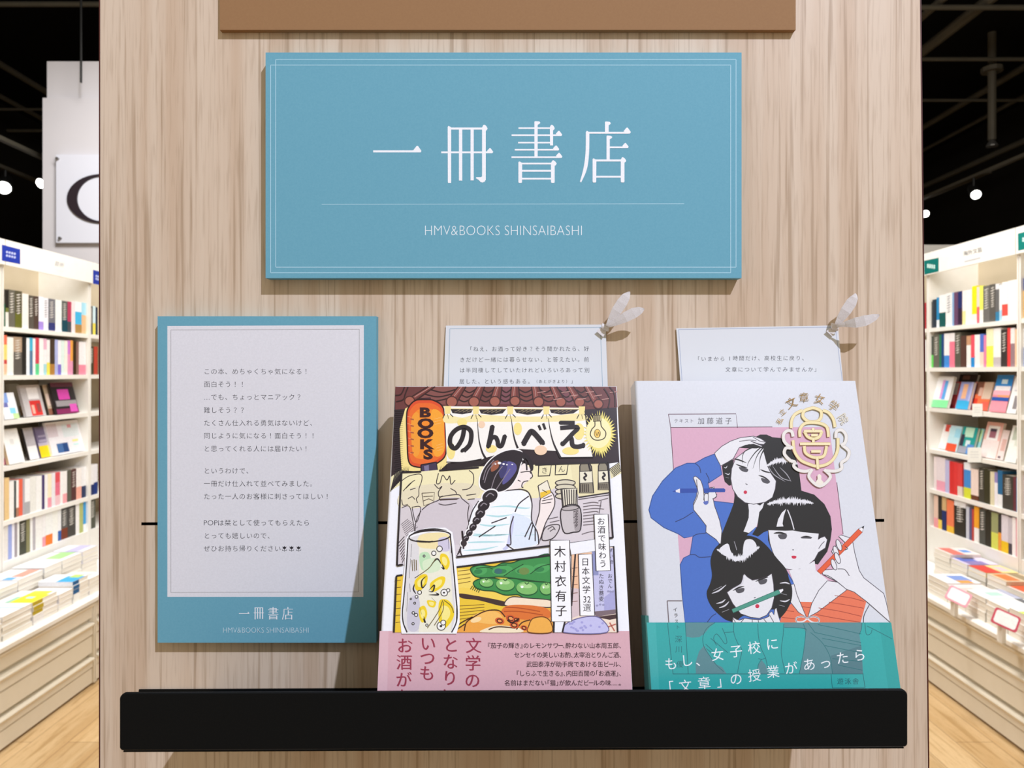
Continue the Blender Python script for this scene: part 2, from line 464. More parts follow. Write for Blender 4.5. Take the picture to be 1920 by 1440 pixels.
bar(135, 493, 745, 519); tri(755, 519)
bar(1010, 507, 1660, 530); tri(1678, 530, .78)
bar(1110, 200, 1550, 227)
pr.poly([(1093, 190), (1105, 178), (1150, 205), (1138, 225), (1138, 912), (1100, 912), (1095, 900)], W)
bar(1238, 220, 1281, 882); bar(1387, 220, 1428, 880)
pr.poly([(1535, 200), (1550, 168), (1565, 163), (1590, 180), (1606, 212), (1600, 226), (1583, 245), (1583, 870), (1570, 895), (1540, 908), (1515, 900), (1490, 872), (1455, 852), (1460, 838), (1520, 838), (1535, 828)], W)
pr.crop(940, 210, S)
bar(220, 198, 640, 218); bar(132, 288, 770, 309); tri(782, 309, .8); bar(215, 384, 640, 404); bar(172, 475, 730, 496); tri(744, 496, .78); bar(130, 571, 770, 592); tri(784, 592, .8)
pr.poly([(425, 125), (435, 118), (490, 122), (501, 138), (490, 154), (467, 165), (467, 575), (425, 575)], W)
pr.poly([(624, 195), (636, 170), (650, 163), (672, 180), (686, 208), (680, 225), (665, 238), (665, 430), (626, 430)], W)
bar(250, 652, 650, 674); bar(250, 744, 650, 767); bar(250, 846, 650, 869)
pr.poly([(219, 645), (235, 636), (268, 655), (266, 900), (260, 912), (225, 912), (219, 900)], W)
pr.poly([(638, 655), (655, 626), (668, 620), (692, 636), (711, 660), (704, 680), (686, 694), (686, 900), (680, 912), (645, 912), (638, 900)], W)
bar(1110, 256, 1650, 279); tri(1664, 276, .9)
pr.poly([(1332, 130), (1342, 122), (1390, 126), (1407, 142), (1400, 158), (1380, 172), (1380, 262), (1332, 262)], W)
pr.poly(smooth_open([(1086, 262), (1084, 480), (1070, 640), (1045, 770), (1010, 895)]) + [(1026, 907)] + smooth_open([(1026, 907), (1085, 780), (1115, 660), (1130, 480), (1132, 262)]) + [(1100, 240)], W)
pr.poly([(1352, 310), (1362, 303), (1410, 308), (1426, 322), (1418, 338), (1394, 352), (1394, 615), (1352, 615)], W)
bar(1390, 444, 1620, 466); tri(1636, 466, .8)
bar(1200, 611, 1550, 637); bar(1200, 821, 1550, 844)
pr.poly([(1173, 605), (1185, 596), (1222, 615), (1220, 895), (1212, 908), (1180, 908), (1173, 895)], W)
pr.poly([(1535, 612), (1550, 585), (1562, 581), (1588, 598), (1605, 625), (1600, 640), (1583, 652), (1583, 895), (1576, 907), (1543, 907), (1535, 895)], W)
pr.build('lettering', M_print, sign)

# ------------------------------------------------------------------ blue framed notice at the left
a = pt(295.5, 1205, DP - .007)
note, d = slab('notice_board', 295.5, 705.5, 593, 1205, 0.007, M_bluecard, 'blue notice board with a white sheet of printed Japanese text, left of the books', 'notice')
pr = Print((0, d, HC), (1, 0, 0), (0, 0, 1))
pr.crop(280, 580, 2.25)
pr.poly([(76, 70), (905, 67), (903, 1213), (76, 1213)], 'e4e4ea')
pr.lines([[(91, 87), (886, 84)], [(91, 1195), (883, 1192)], [(91, 87), (91, 1195)], [(886, 84), (883, 1192)]], 1.6, '8f8d8d', False)
for y, t in ((262, 'この本、めちゃくちゃ気になる！'), (316, '面白そう！！'), (370, '…でも、ちょっとマニアック？'), (425, '難しそう？？'), (479, 'たくさん仕入れる勇気はないけど、'), (533, '同じように気になる！面白そう！！'), (588, 'と思ってくれる人には届けたい！'),
             (681, 'というわけで、'), (735, '一冊だけ仕入れて並べてみました。'), (789, 'たった一人のお客様に刺さってほしい！'), (955, 'とっても嬉しいので、'), (1009, 'ぜひお持ち帰りください')):
    pr.row(t, 243, y, 29.85, 28, '38373d', -0.006)
pr.fit('POP', 230, 288, 890, 911, '3d3c42', -0.012)
pr.row('は栞として使ってもらえたら', 301, 900, 30.2, 28, '38373d', -0.006)
for k in range(3):
    x = 570 + 30 * k; y = 1009; c = '26242a'
    pr.poly([(x - 8, y - 10), (x - 4, y - 5), (x, y - 11), (x + 4, y - 5), (x + 8, y - 10), (x + 7, y - 1), (x, y + 3), (x - 7, y - 1)], c)
    pr.line([(x, y), (x, y + 12)], 2, c); pr.poly([(x, y + 11), (x - 11, y + 3), (x - 9, y + 8)], c); pr.poly([(x, y + 11), (x + 11, y + 3), (x + 9, y + 8)], c)
# title below the sheet: thin horizontals, thicker verticals
def mini(x, y, w, h, hs, vs_, ex=()):
    for (x0, x1, yy) in hs: pr.poly([(x + x0 * w, y + yy * h - 1.1), (x + x1 * w, y + yy * h - 1.1), (x + x1 * w, y + yy * h + 1.1), (x + x0 * w, y + yy * h + 1.1)], W)
    for (xx, y0, y1) in vs_: pr.poly([(x + xx * w - 2, y + y0 * h), (x + xx * w + 2, y + y0 * h), (x + xx * w + 2, y + y1 * h), (x + xx * w - 2, y + y1 * h)], W)
    for q in ex: pr.line([(x + a_ * w, y + b_ * h) for a_, b_ in q], 3.4, W)
mini(378, 1256, 44, 52, [(0, 1, .52)], [], [[(.86, .40), (.98, .52)]])
mini(440, 1256, 44, 52, [(.1, .9, .06), (0, 1, .47)], [(.15, .03, 1), (.38, .06, .95), (.62, .06, .95), (.86, .03, .97)])
mini(501, 1256, 44, 52, [(.13, .8, .1), (0, 1, .22), (.13, .8, .34), (.06, .94, .46), (0, 1, .58), (.16, .84, .70), (.16, .84, .83), (.16, .84, .95)], [(.48, 0, .58), (.78, .08, .4), (.16, .68, 1), (.84, .68, 1)])
mini(562, 1256, 44, 52, [(.15, 1, .17), (.58, .95, .42), (.3, .88, .65), (.3, .88, .92)], [(.52, 0, .17), (.55, .25, .65), (.3, .63, 1), (.88, .63, 1)], [[(.15, .17), (.14, .55), (0, 1)]])
pr.fit('HMV&BOOKS SHINSAIBASHI', 312, 672, 1342, 1364, 'd9eef5', -0.018)
pr.build('printed_sheet', M_print, note)['label'] = 'white printed sheet with thin grey border'

# ------------------------------------------------------------------ black ledge that holds the books
ZF = HC - 0.1787       # top of the ledge tray
YL = 0.350             # front of the lip
root = empty('display_ledge', (0, DP, ZF))
tag(root, 'black steel ledge with a tall front lip holding both books', 'display ledge')
TILT = 0.0047
TS = 0.172              # the tray slopes down towards the panel
def tray_z(y): return ZF - TS * (y - YL)
def rounded_plate(x0, x1, z0, z1, ya, yb, rt, rb):
    b = MB(); ring = []
    for (cx, cz, r, a0) in ((x1 - rt, z1 - rt, rt, 0), (x0 + rt, z1 - rt, rt, 90), (x0 + rb, z0 + rb, rb, 180), (x1 - rb, z0 + rb, rb, 270)):
        for k in range(7):
            a = math.radians(a0 + 15 * k); ring.append((cx + r * math.cos(a), cz + r * math.sin(a)))
    ring = [(x, z + TILT * x) for x, z in ring]
    c = 0.0004
    inn = [(x * (1 - 0.002), z + (c if z < (z0 + z1) / 2 else -c)) for x, z in ring]
    b.poly([(x, ya, z) for x, z in inn][::-1])
    n = len(ring)
    for i in range(n):
        j = (i + 1) % n
        b.quad((inn[i][0], ya, inn[i][1]), (inn[j][0], ya, inn[j][1]), (ring[j][0], ya + c, ring[j][1]), (ring[i][0], ya + c, ring[i][1]))
        b.quad((ring[i][0], ya + c, ring[i][1]), (ring[j][0], ya + c, ring[j][1]), (ring[j][0], yb, ring[j][1]), (ring[i][0], yb, ring[i][1]))
    b.poly([(x, yb, z) for x, z in ring])
    return b
lx0 = (224 - CX) / F * YL; lx1 = (1702 - CX) / F * YL
lz1 = HC - (1296.5 - CY) / F * YL; lz0 = HC - (1404 - CY) / F * YL
rounded_plate(lx0, lx1, lz0, lz1, YL, YL + 0.0015, 0.0030, 0.0016).build('front_lip', M_black, root)
b = MB(); zt = ZF
b.v = []; 
def tilted_box(b, lo, hi):
    M = Matrix.Identity(4); M[2][0] = TILT
    b.box(lo, hi, M=M)
M = Matrix.Identity(4); M[2][0] = TILT; M[2][1] = -TS; M[2][3] = TS * YL
b.box((lx0 + .001, YL + 0.0016, zt - 0.0007), (lx1 - .001, DP - 0.0002, zt), M=M); b.build('tray', M_black, root)
b = MB(); zb = HC - (1291.5 - CY) / F * (DP - .002)
tilted_box(b, ((262 - CX) / F * DP, DP - 0.0012, tray_z(DP) + .0002), ((1655 - CX) / F * DP, DP - 0.0004, zb + 0.0002)); b.build('back_flange', M_black, root)

import bmesh
def weld(o):
    bm = bmesh.new(); bm.from_mesh(o.data); bmesh.ops.remove_doubles(bm, verts=bm.verts, dist=2e-6); bmesh.ops.recalc_face_normals(bm, faces=bm.faces); bm.to_mesh(o.data); bm.free()
# ------------------------------------------------------------------ the two bookmarks with ribbons
def bookmark(name, corners, label, draw, knot, tails):
    """card standing on the tray and leaning back on the panel; corners: pixels of the top left, top right and of the two sides lower down"""
    tl, tr, bl, br = corners
    dt = DP - 0.0012; db = DP - 0.0105
    T = pt(tl[0], (tl[1] + tr[1]) / 2, dt)
    top = T.z; bot = tray_z(db) + 0.0009
    root = empty(name, ((pt(*tl, dt).x + pt(*tr, dt).x) / 2, db, bot)); tag(root, label, 'bookmark', 'ribboned bookmark cards')
    V = Vector((0, dt - db, top - bot)).normalized(); U = Vector((1, 0, 0)); Nn = U.cross(V)
    o = Vector((0, db, bot))
    P = Print(o, U, V, base=0.0)
    a = P.P(*tl); c = P.P(*tr); e = P.P(*bl); f = P.P(*br)
    k = (a.z - bot) / (a.z - e.z); g = a + (e - a) * k; k = (c.z - bot) / (c.z - f.z); h = c + (f - c) * k
    b = MB(); t = -Nn * 0.0004
    b.quad(g, h, c, a); b.quad(a + t, c + t, h + t, g + t)
    for p, q in ((g, a), (a, c), (c, h), (h, g)): b.quad(p, p + t, q + t, q)
    b.build('card', M_card, root)
    pr = Print(o, U, V, base=3e-5); draw(pr); pr.build('printed_text', M_print, root)
    # ribbon: knot round the corner hole, short end on the card and two loose tails
    k = MB(); kd = dt - 0.0022
    for i in range(5):
        a_ = [pt(knot[0] - 4 + 2 * i + .25 * j, knot[1] - 6 + j * 1.5 + i * .5, kd - 0.0009 * math.sin(PI * j / 8)) for j in range(9)]
        k.tube(a_, [0.0004 + 0.0006 * math.sin(PI * j / 8) for j in range(9)], n=7)
    k.build('ribbon_knot', M_satin, root)
    for pts in tails:
        m = MB(); prev = None
        sm = smooth_open([(p[0], p[1]) for p in pts], 6); n = len(sm)
        L_, R_ = [], []
        for i, p in enumerate(sm):
            u = i / (n - 1) * (len(pts) - 1); j = min(int(u), len(pts) - 2); w_ = u - j
            dd = pts[j][2] * (1 - w_) + pts[j + 1][2] * w_; ww = pts[j][3] * (1 - w_) + pts[j + 1][3] * w_
            q = sm[min(i + 1, n - 1)]; r_ = sm[max(i - 1, 0)]
            dx, dy = q[0] - r_[0], q[1] - r_[1]; l = math.hypot(dx, dy)
            nx, ny = -dy / l * ww, dx / l * ww
            cut = 0
            L_.append(pt(p[0] + nx, p[1] + ny, dd + .0003)); R_.append(pt(p[0] - nx, p[1] - ny, dd - .0003))
        for i in range(n - 1):
            mid0 = (L_[i] + R_[i]) / 2 + Vector((0, -.0001, 0)); mid1 = (L_[i + 1] + R_[i + 1]) / 2 + Vector((0, -.0001, 0))
            m.quad(L_[i], mid0, mid1, L_[i + 1]); m.quad(mid0, R_[i], R_[i + 1], mid1)
        ob = m.build('ribbon_tail', M_satin, root); weld(ob)
        
        md = ob.modifiers.new('thick', 'SOLIDIFY'); md.thickness = 0.00015
    # stub of ribbon folded onto the card
    m = MB(); x, y = knot
    q = [(x - 3, y - 2), (x + 4, y + 6), (x - 3, y + 19), (x - 16, y + 8)] if tails[0][0][0] < 1300 else [(x - 4, y + 1), (x + 5, y + 6), (x - 4, y + 19), (x - 15, y + 9)]
    Q = [pt(a_, b_, dt - 0.0016) for a_, b_ in q]; Q2 = [p - Vector((0, .0004, 0)) for p in Q]
    m.quad(*Q); m.quad(*reversed(Q2))
    for i in range(4): m.quad(Q[i], Q2[i], Q2[(i + 1) % 4], Q[(i + 1) % 4])
    m.build('ribbon_end', M_satin, root)
M_card = mat('white_card', 'dfe2e6', 0.6, 0.25)
INK = '43444c'
def draw1(p):
    p.crop(820, 540, 4.571)
    p.lines([[(107, 350), (1398, 338)], [(107, 350), (94, 850)], [(1398, 338), (1416, 850)]], 4.5, '9db4c4', False)
    p.row('「ねえ、お酒って好き？そう聞かれたら、好', 277, 523, 52.7, 46, INK, -0.005, -0.003)
    p.row('きだけど一緒には暮らせない、と答えたい。前', 214, 614, 53.2, 46, INK, -0.005, -0.002)
    p.row('は半同棲してしていたけれどいろいろあって別', 212, 705, 53.5, 46, INK, -0.005, -0.001)
    p.row('居した、という感もある。', 210, 801, 53.5, 46, INK, -0.005, -0.001)
    p.row('（あとがきより）', 845, 801, 39, 33, INK, -0.004, 0); p.row('」', 1165, 800, 39, 40, INK, -0.004)
bookmark('bookmark', ((836, 610.5), (1135.5, 608.5), (832, 722), (1139.5, 722)), 'white bookmark card with four lines of text, behind the pink-banded book', draw1, (1134, 613),
         [[(1138, 611, .4480, 2), (1145, 601, .4468, 6), (1156, 583, .4450, 9.5), (1166, 568, .4440, 10), (1174, 556, .4435, 8), (1181, 547, .4435, .6)],
          [(1140, 612, .4480, 2), (1153, 605, .4465, 6), (1172, 595, .4445, 9.5), (1188, 587, .4435, 10), (1200, 582, .4430, 7), (1208, 579, .4430, .6)]])
def draw2(p):
    p.crop(1250, 540, 4.571)
    p.lines([[(102, 356), (1450, 335)], [(102, 356), (132, 800)], [(1450, 370), (1506, 800)]], 4.5, 'a9b4cc', False)
    p.row('「いまから', 262, 608, 54, 46, INK, -0.005, -0.002); p.ch('1', 541, 603, 48, INK, -0.004)
    p.row('時間だけ、高校生に戻り、', 588, 602, 54, 46, INK, -0.005, -0.003)
    p.row('文章について学んでみませんか」', 525, 698, 54.5, 46, INK, -0.005, -0.002)
bookmark('bookmark', ((1268, 615.5), (1571, 610), (1275.5, 712), (1580.5, 712)), 'white bookmark card with two lines of text, behind the teal-banded book', draw2, (1564, 612),
         [[(1567, 609, .4480, 2), (1575, 599, .4465, 7), (1586, 583, .4445, 10), (1596, 568, .4435, 10), (1602, 558, .4430, 7), (1604, 550, .4430, .6)],
          [(1569, 611, .4480, 2), (1584, 608, .4455, 5), (1604, 605, .4420, 9.5), (1622, 601, .4405, 10), (1639, 595, .4400, 6.5), (1649, 590, .4400, .6)]])

# ------------------------------------------------------------------ the two books
def leaning_book(name, label, tl, tr, py_low, dt, db, L, t, base, m):
    """book whose front cover's top edge is at depth dt and which crosses pixel row py_low at depth db"""
    A = pt(tl[0], (tl[1] + tr[1]) / 2, dt); Bx = pt(tr[0], tr[1], dt).x
    low = HC - (py_low - CY) / F * db
    V = Vector((0, dt - db, A.z - low)).normalized(); U = Vector((1, 0, 0)); Nn = U.cross(V)
    w = Bx - A.x; org = Vector((A.x, A.y, A.z)) - V * L
    root = empty(name, (A.x + w / 2, org.y, org.z)); tag(root, label, 'book')
    M = Matrix(((U.x, -Nn.x, V.x, org.x), (U.y, -Nn.y, V.y, org.y), (U.z, -Nn.z, V.z, org.z), (0, 0, 0, 1)))
    b = MB(); k = 0.0005; r = 0.0016
    prof = [(w, 0)] + [(r - r * math.sin(a), r - r * math.cos(a)) for a in [math.radians(x) for x in range(0, 91, 15)]] + [(r - r * math.cos(a), t - r + r * math.sin(a)) for a in [math.radians(x) for x in range(0, 91, 15)]] + [(w, t)]
    inn = [(w, k), (r, k), (k, r), (k, t - r), (r, t - k), (w, t - k)]
    T = lambda x, y, z: M @ Vector((x, y, z))
    for i in range(len(prof) - 1):
        (x0, y0), (x1, y1) = prof[i], prof[i + 1]
        b.quad(T(x1, y1, 0), T(x0, y0, 0), T(x0, y0, L), T(x1, y1, L), base)
    for i in range(len(inn) - 1):
        (x0, y0), (x1, y1) = inn[i], inn[i + 1]
        b.quad(T(x0, y0, 0), T(x1, y1, 0), T(x1, y1, L), T(x0, y0, L), base)
    out = [prof[0], prof[1], prof[7], prof[8], prof[14], prof[15]]
    for z in (0, L):
        for i in range(5): b.quad(T(*out[i], z), T(*out[i + 1], z), T(*inn[i + 1], z), T(*inn[i], z), base)
    for q in ((prof[0], inn[0]), (prof[-1], inn[-1])): b.quad(T(*q[0], 0), T(*q[1], 0), T(*q[1], L), T(*q[0], L), base)
    b.build('cover', m, root)
    g = MB(); g.box((r, k + .0001, .0022), (w - .0025, t - k - .0001, L - .0022), M=M); g.build('page_block', M_pages, root)
    return root, org, U, V, M, w

# ---- left book: street-bar drawing, pink paper band
book1, o1, U1, V1, M1, w1 = leaning_book('paperback_book', 'paperback with a street bar drawing, orange lantern and pink paper band', (740.5, 724.5), (1156, 724.5), 1293, .4281, .372, .1803, .0155, 'f1f1f4', M_gloss)
p = Print(o1, U1, V1)
p.ink = 1.45
K = '2b2427'
p.crop(700, 700, 3.84)
OFF = 1075.2
Bq = lambda pts: [(x, y + OFF) for x, y in pts]
# street scene at the top
p.poly([(158, 96), (1748, 96), (1758, 400), (1772, 640), (1690, 650), (1170, 668), (520, 692), (205, 725), (128, 745), (145, 400)], '33262a')
p.poly([(128, 745), (205, 690), (240, 700), (205, 720), (200, 800), (120, 850)], 'e9e0b0'); 
p.lines([[(125 + 9 * k, 850 - 10 * k), (165 + 10 * k, 690 - 2 * k)] for k in range(8)], 5, K, False)
p.poly([(1700, 690), (1772, 640), (1785, 720), (1710, 760)], 'e6dcae'); p.lines([[(1700 + 5 * k, 690 + 9 * k), (1772 + 2 * k, 640 + 10 * k)] for k in range(7)], 4, K, False)
# roof
p.poly([(158, 96), (1748, 96), (1757, 245), (1500, 262), (1250, 245), (900, 245), (600, 240), (470, 232), (300, 250), (158, 262)], '6a3a38')
RT = [((262, 200), (420, 96), 36), ((565, 205), (640, 96), 40), ((725, 205), (775, 96), 38), ((875, 203), (900, 96), 38), ((1020, 200), (1020, 96), 36), ((1190, 205), (1165, 96), 37), ((1350, 207), (1295, 96), 36), ((1485, 207), (1415, 96), 36), ((1620, 222), (1540, 96), 34)]
rr = random.Random(3)
for i in range(len(RT) - 1):
    (x0, y0), (u0, v0), _ = RT[i]; (x1, y1), (u1, v1), _ = RT[i + 1]
    p.poly([(x0 + 30, y0 + 20), (x1 - 30, y1 + 20), (u1 - 20, 96), (u0 + 20, 96)], rr.choice(['7c4641', '84504a', '70403c', '7a4a50']))
    for f in (.25, .55, .85):
        xa = u0 + (x0 - u0) * f + 30; xb = u1 + (x1 - u1) * f - 30; y = 96 + (y0 - 96) * f
        p.line([(xa, y - 5), ((xa + xb) / 2, y + 16), (xb, y - 5)], 7, '35201f', True)
for (x, y), (u, v), r in RT:
    p.poly([(x - r, y), (x + r, y), (u + r * .7, 96), (u - r * .7, 96)], '8d4e45'); p.poly([(x + r * .2, y), (x + r, y), (u + r * .7, 96), (u + r * .15, 96)], '6b3733')
    p.lines([[(x - r, y), (u - r * .7, 96)], [(x + r, y), (u + r * .7, 96)]], 6, '3a2020', False)
    p.line([(x - r * .3 + (u - x) * .3, y - (y - 96) * .3), (u - r * .1, 98)], 6, 'f3d8cc', False, 'both')
    p.ell(x, y, r, r * .95, 'a3604f', 0, '4a2825', 6)
for k in range(10):
    x = 1180 + 58 * k; p.line([(x, 140 + (k % 3) * 25), (x + 60, 132 + (k % 3) * 25)], 4, 'b98a80')
p.lines([[(165, 205), (215, 190), (230, 150), (250, 100)], [(160, 160), (200, 150), (225, 100)], [(1690, 250), (1700, 180), (1660, 110)], [(1740, 240), (1735, 150), (1700, 98)]], 6, '35201f')
# lantern glow and lantern
p.poly([(230, 255), (275, 230), (520, 238), (545, 300), (545, 640), (480, 700), (300, 705), (205, 700), (195, 560), (190, 400)], 'f1dc8e')
p.lines([[(150 + (k % 2) * 8, 270 + 15.5 * k), (215, 272 + 15 * k)] for k in range(29)], 5, K, False, 'end')
p.lines([[(200 + 12 * k, 722), (225 + 8 * k, 672)] for k in range(5)] + [[(490 + 12 * k, 720), (480 + 12 * k, 668 - 2 * k)] for k in range(5)], 4, K, False, 'end')
p.poly([(345, 182), (412, 178), (418, 200), (340, 204)], '5d3145', line='2b1a20', lw=4)
lan = [(300, 198), (370, 190), (440, 198), (505, 255), (520, 420), (522, 580), (465, 645), (390, 672), (318, 676), (256, 638), (244, 470), (240, 320), (252, 250)]
p.poly(lan, 'd9502c', True)
def scaled(pts, f, cx, cy): return [(cx + (x - cx) * f, cy + (y - cy) * f) for x, y in pts]
p.poly(scaled(lan, .90, 384, 440), 'e66a2c', True); p.poly([(x, y) for x, y in scaled(lan, .74, 390, 450)], 'f08a2a', True)
p.poly([(420, 270), (500, 300), (510, 420), (510, 560), (450, 600), (420, 500)], 'f3a233', True); p.poly([(275, 330), (330, 300), (335, 560), (285, 580)], 'ee9a34', True)
p.lines([[(245, 310 + 52 * k), (275, 318 + 52 * k)] for k in range(6)] + [[(440, 330 + 20 * k), (490, 318 + 20 * k)] for k in range(3)] + [[(455, 520 + 20 * k), (500, 506 + 20 * k)] for k in range(3)], 5, 'f8d8a0', True, 'both')
p.lines([[(268, 330 + 48 * k), (292, 334 + 48 * k)] for k in range(6)], 10, 'a85a3a')
q = smooth_closed(lan); p.line(q + [q[0]], 7, '2b1416')
for c, x, y, r in (('B', 375, 283, .06), ('O', 377, 362, -.08), ('O', 375, 432, .05), ('K', 390, 512, 0), ('S', 395, 585, -.04)):
    vs_, fs = glyph(c, 0.055); cx = (min(v[0] for v in vs_) + max(v[0] for v in vs_)) / 2
    p.tris([(x + (a - cx) * 138 , y - (e - .34) * 92) for a, e in vs_], fs, '3a1a1c')
p.up()
p.poly([(343, 660), (455, 640), (462, 700), (430, 722), (360, 735), (345, 705)], '43364e', line='1d1620', lw=6); p.poly([(365, 668), (400, 660), (402, 722), (372, 726)], '7c7490')
# noren
p.poly([(510, 238), (1520, 250), (1545, 420), (1583, 605), (1345, 608), (1320, 560), (1035, 545), (800, 612), (780, 622), (530, 648), (522, 420)], 'f5f0e6')
p.poly([(520, 300), (640, 320), (740, 300), (1000, 310), (1250, 310), (1500, 290), (1520, 340), (1250, 350), (1000, 350), (740, 350), (525, 360)], 'f3e3a6', True)
for q in ([(555, 255), (720, 256), (705, 285), (640, 296), (570, 288)], [(760, 258), (960, 256), (930, 290), (850, 300), (775, 290)], [(1012, 256), (1225, 258), (1200, 288), (1110, 300), (1030, 286)], [(1268, 258), (1485, 258), (1440, 290), (1350, 298), (1280, 286)]):
    p.poly(q, '31282a'); p.lines([[(q[0][0] + 30 * k, q[0][1] + 26), (q[0][0] + 30 * k + 40, q[0][1] + 8)] for k in range(1, 5)], 3, '8a7a60', False); p.line([q[0], q[1]], 4, 'f0e0a0')
for x, y in ((535, 265), (738, 268), (985, 268), (1245, 268), (1500, 268)):
    p.poly([(x - 22, y - 28), (x + 24, y - 28), (x + 20, y + 26), (x - 18, y + 30)], 'f1dd92'); p.line([(x - 20, y + 30), (x - 35, y + 60)], 4, K); p.line([(x + 18, y + 28), (x + 40, y + 50)], 4, K); p.line([(x, y + 30), (x + 6, y + 62)], 3, '8a7a50')
for x, y, rx, ry in ((640, 355, 35, 30), (560, 560, 30, 60), (850, 545, 40, 28), (1205, 555, 45, 35), (1420, 560, 60, 28), (1480, 420, 40, 60), (1040, 400, 30, 45), (780, 370, 25, 25)):
    p.ell(x, y, rx, ry, 'f4e08c' if x not in (1205, 780) else 'f1cfae')
for q in ([(748, 325), (755, 420), (765, 500), (785, 570), (808, 612)], [(995, 328), (1002, 400), (1018, 480), (1040, 540)], [(1260, 325), (1275, 420), (1300, 510), (1348, 610)]):
    p.line(q, 16, K, True, 'start')
p.lines([[(1523, 270), (1545, 420), (1583, 605)], [(526, 640), (650, 640), (780, 618)], [(1345, 608), (1583, 605)]], 5, K)
p.poly([(525, 655), (780, 626), (800, 612), (812, 640), (740, 680), (530, 692)], '2f2628')
# brush letters of the noren, stroked
BK = '2b2527'
def brush(pts, w, tp=None): p.line(pts, w * 1.22, BK, True, tp)
brush([(655, 395), (640, 470), (600, 535), (568, 535), (552, 500), (560, 450), (600, 405), (655, 388), (700, 415), (705, 470), (690, 520), (650, 560)], 27); p.ell(645, 555, 20, 13, BK, -.7); p.ell(568, 528, 15, 20, BK)
brush([(858, 380), (845, 450), (828, 530)], 28); brush([(828, 530), (850, 470), (880, 462), (895, 490), (900, 520), (925, 520), (948, 450)], 26); p.ell(827, 525, 14, 18, BK); p.ell(947, 455, 13, 14, BK); p.ell(857, 388, 15, 16, BK)
brush([(1080, 510), (1120, 440), (1140, 420), (1170, 445), (1220, 505)], 32); p.ell(1085, 505, 18, 20, BK); p.ell(1215, 498, 24, 15, BK, .7); brush([(1190, 375), (1205, 410)], 15); brush([(1222, 362), (1238, 405)], 15)
brush([(1345, 357), (1450, 358)], 24); brush([(1345, 395), (1470, 390), (1430, 440), (1360, 515)], 26); brush([(1400, 470), (1425, 470), (1435, 520), (1470, 530), (1515, 520)], 27); p.ell(1362, 508, 16, 18, BK); p.ell(1345, 357, 10, 12, BK); p.ell(1512, 520, 14, 20, BK)
# bulb
p.star(1630, 440, 118, 170, 40, .72, 'efe07e', 5); p.ell(1620, 430, 90, 110, 'f6ebb0')
p.poly([(1597, 345), (1632, 345), (1642, 385), (1672, 425), (1665, 465), (1630, 482), (1588, 478), (1562, 445), (1572, 405), (1594, 380)], 'f4e9b4', True, '3a3020', 5)
p.ell(1612, 435, 22, 30, 'f0c860', 0, '6a5020', 3); p.line([(1600, 420), (1610, 450), (1620, 425), (1628, 455)], 3, '6a5020', True)
p.poly([(1580, 305), (1638, 303), (1640, 345), (1584, 348)], 'cfc08a', line='3a3020', lw=4); p.lines([[(1590 + 9 * k, 306), (1592 + 9 * k, 344)] for k in range(5)], 4, '4a4030', False); p.line([(1607, 285), (1608, 305)], 8, K)
# bar interior panel
p.poly([(205, 718), (345, 708), (520, 692), (760, 672), (1170, 660), (1690, 643), (1704, 900), (1722, 1185)] + Bq([(1725, 108), (1410, 150), (1270, 166), (600, 248), (172, 312), (180, -40)]), 'efe5b6')
p.poly([(190, 960), (500, 900), (700, 900), (1180, 900), (1300, 830), (1700, 860), (1722, 1185)] + Bq([(1725, 108), (1270, 166), (600, 248), (172, 312), (180, -20)]), 'd9d0d2')
p.poly([(200, 860), (400, 800), (720, 800), (740, 900), (400, 960), (200, 970)], 'e4d9b8', True)
p.poly([(350, 980), (480, 905), (640, 900), (720, 960), (700, 1000), (680, 1120), (640, 1229), (280, 1229), (300, 1100)], 'd0c6c9', True)
p.poly([(195, 990), (250, 960), (290, 1040), (285, 1229), (182, 1229)], 'd5cccc', True)
LN = '3b3134'
p.lines([[(205, 775), (260, 740), (340, 728), (350, 770), (330, 830), (328, 880), (310, 905), (320, 935)], [(215, 850), (260, 800), (300, 770)], [(235, 830), (275, 790)], [(265, 840), (305, 828)], [(250, 905), (280, 890), (300, 910)], [(205, 910), (215, 950), (250, 945)], [(205, 970), (260, 960), (285, 1060), (300, 1160), (290, 1229)], [(345, 990), (310, 1060), (300, 1160)], [(280, 965), (340, 965), (320, 1060), (300, 1060), (280, 965)]], 4, LN)
p.lines([[(470, 720), (455, 790), (480, 790), (500, 735), (530, 770), (550, 740), (560, 800), (590, 770)], [(440, 800), (470, 830), (495, 815), (470, 855), (475, 890), (500, 885)], [(555, 830), (590, 850), (600, 870)], [(690, 700), (720, 730), (720, 790), (690, 830), (640, 840)], [(350, 985), (400, 945), (470, 915), (490, 890), (610, 875), (640, 905), (690, 945)], [(670, 880), (740, 870)], [(680, 910), (730, 905)], [(690, 950), (680, 1020), (690, 1100)], [(470, 940), (520, 950), (600, 935)]], 4.5, LN)
p.poly([(470, 905), (625, 900), (600, 912), (480, 918)], '4a3c38')
p.lines([[(350, 865), (440, 858), (435, 930), (365, 955), (350, 865)], [(360, 890), (430, 885)], [(362, 920), (400, 905), (430, 918)]], 4, '5a4c40', False)
p.lines([[(200 + 5 * k, 1090 + 12 * k), (250 + 10 * k, 1050 + 8 * k)] for k in range(8)], 3, '6a6064', False)
p.lines([Bq([(180 + 4 * k, 150 + 20 * k), (225, 100 + 22 * k)]) for k in range(8)] , 4, LN, False)
p.lines([Bq([(600 + 6 * k, 240 - 14 * k), (640 + 3 * k, 190 - 14 * k)]) for k in range(6)], 4, LN, False)
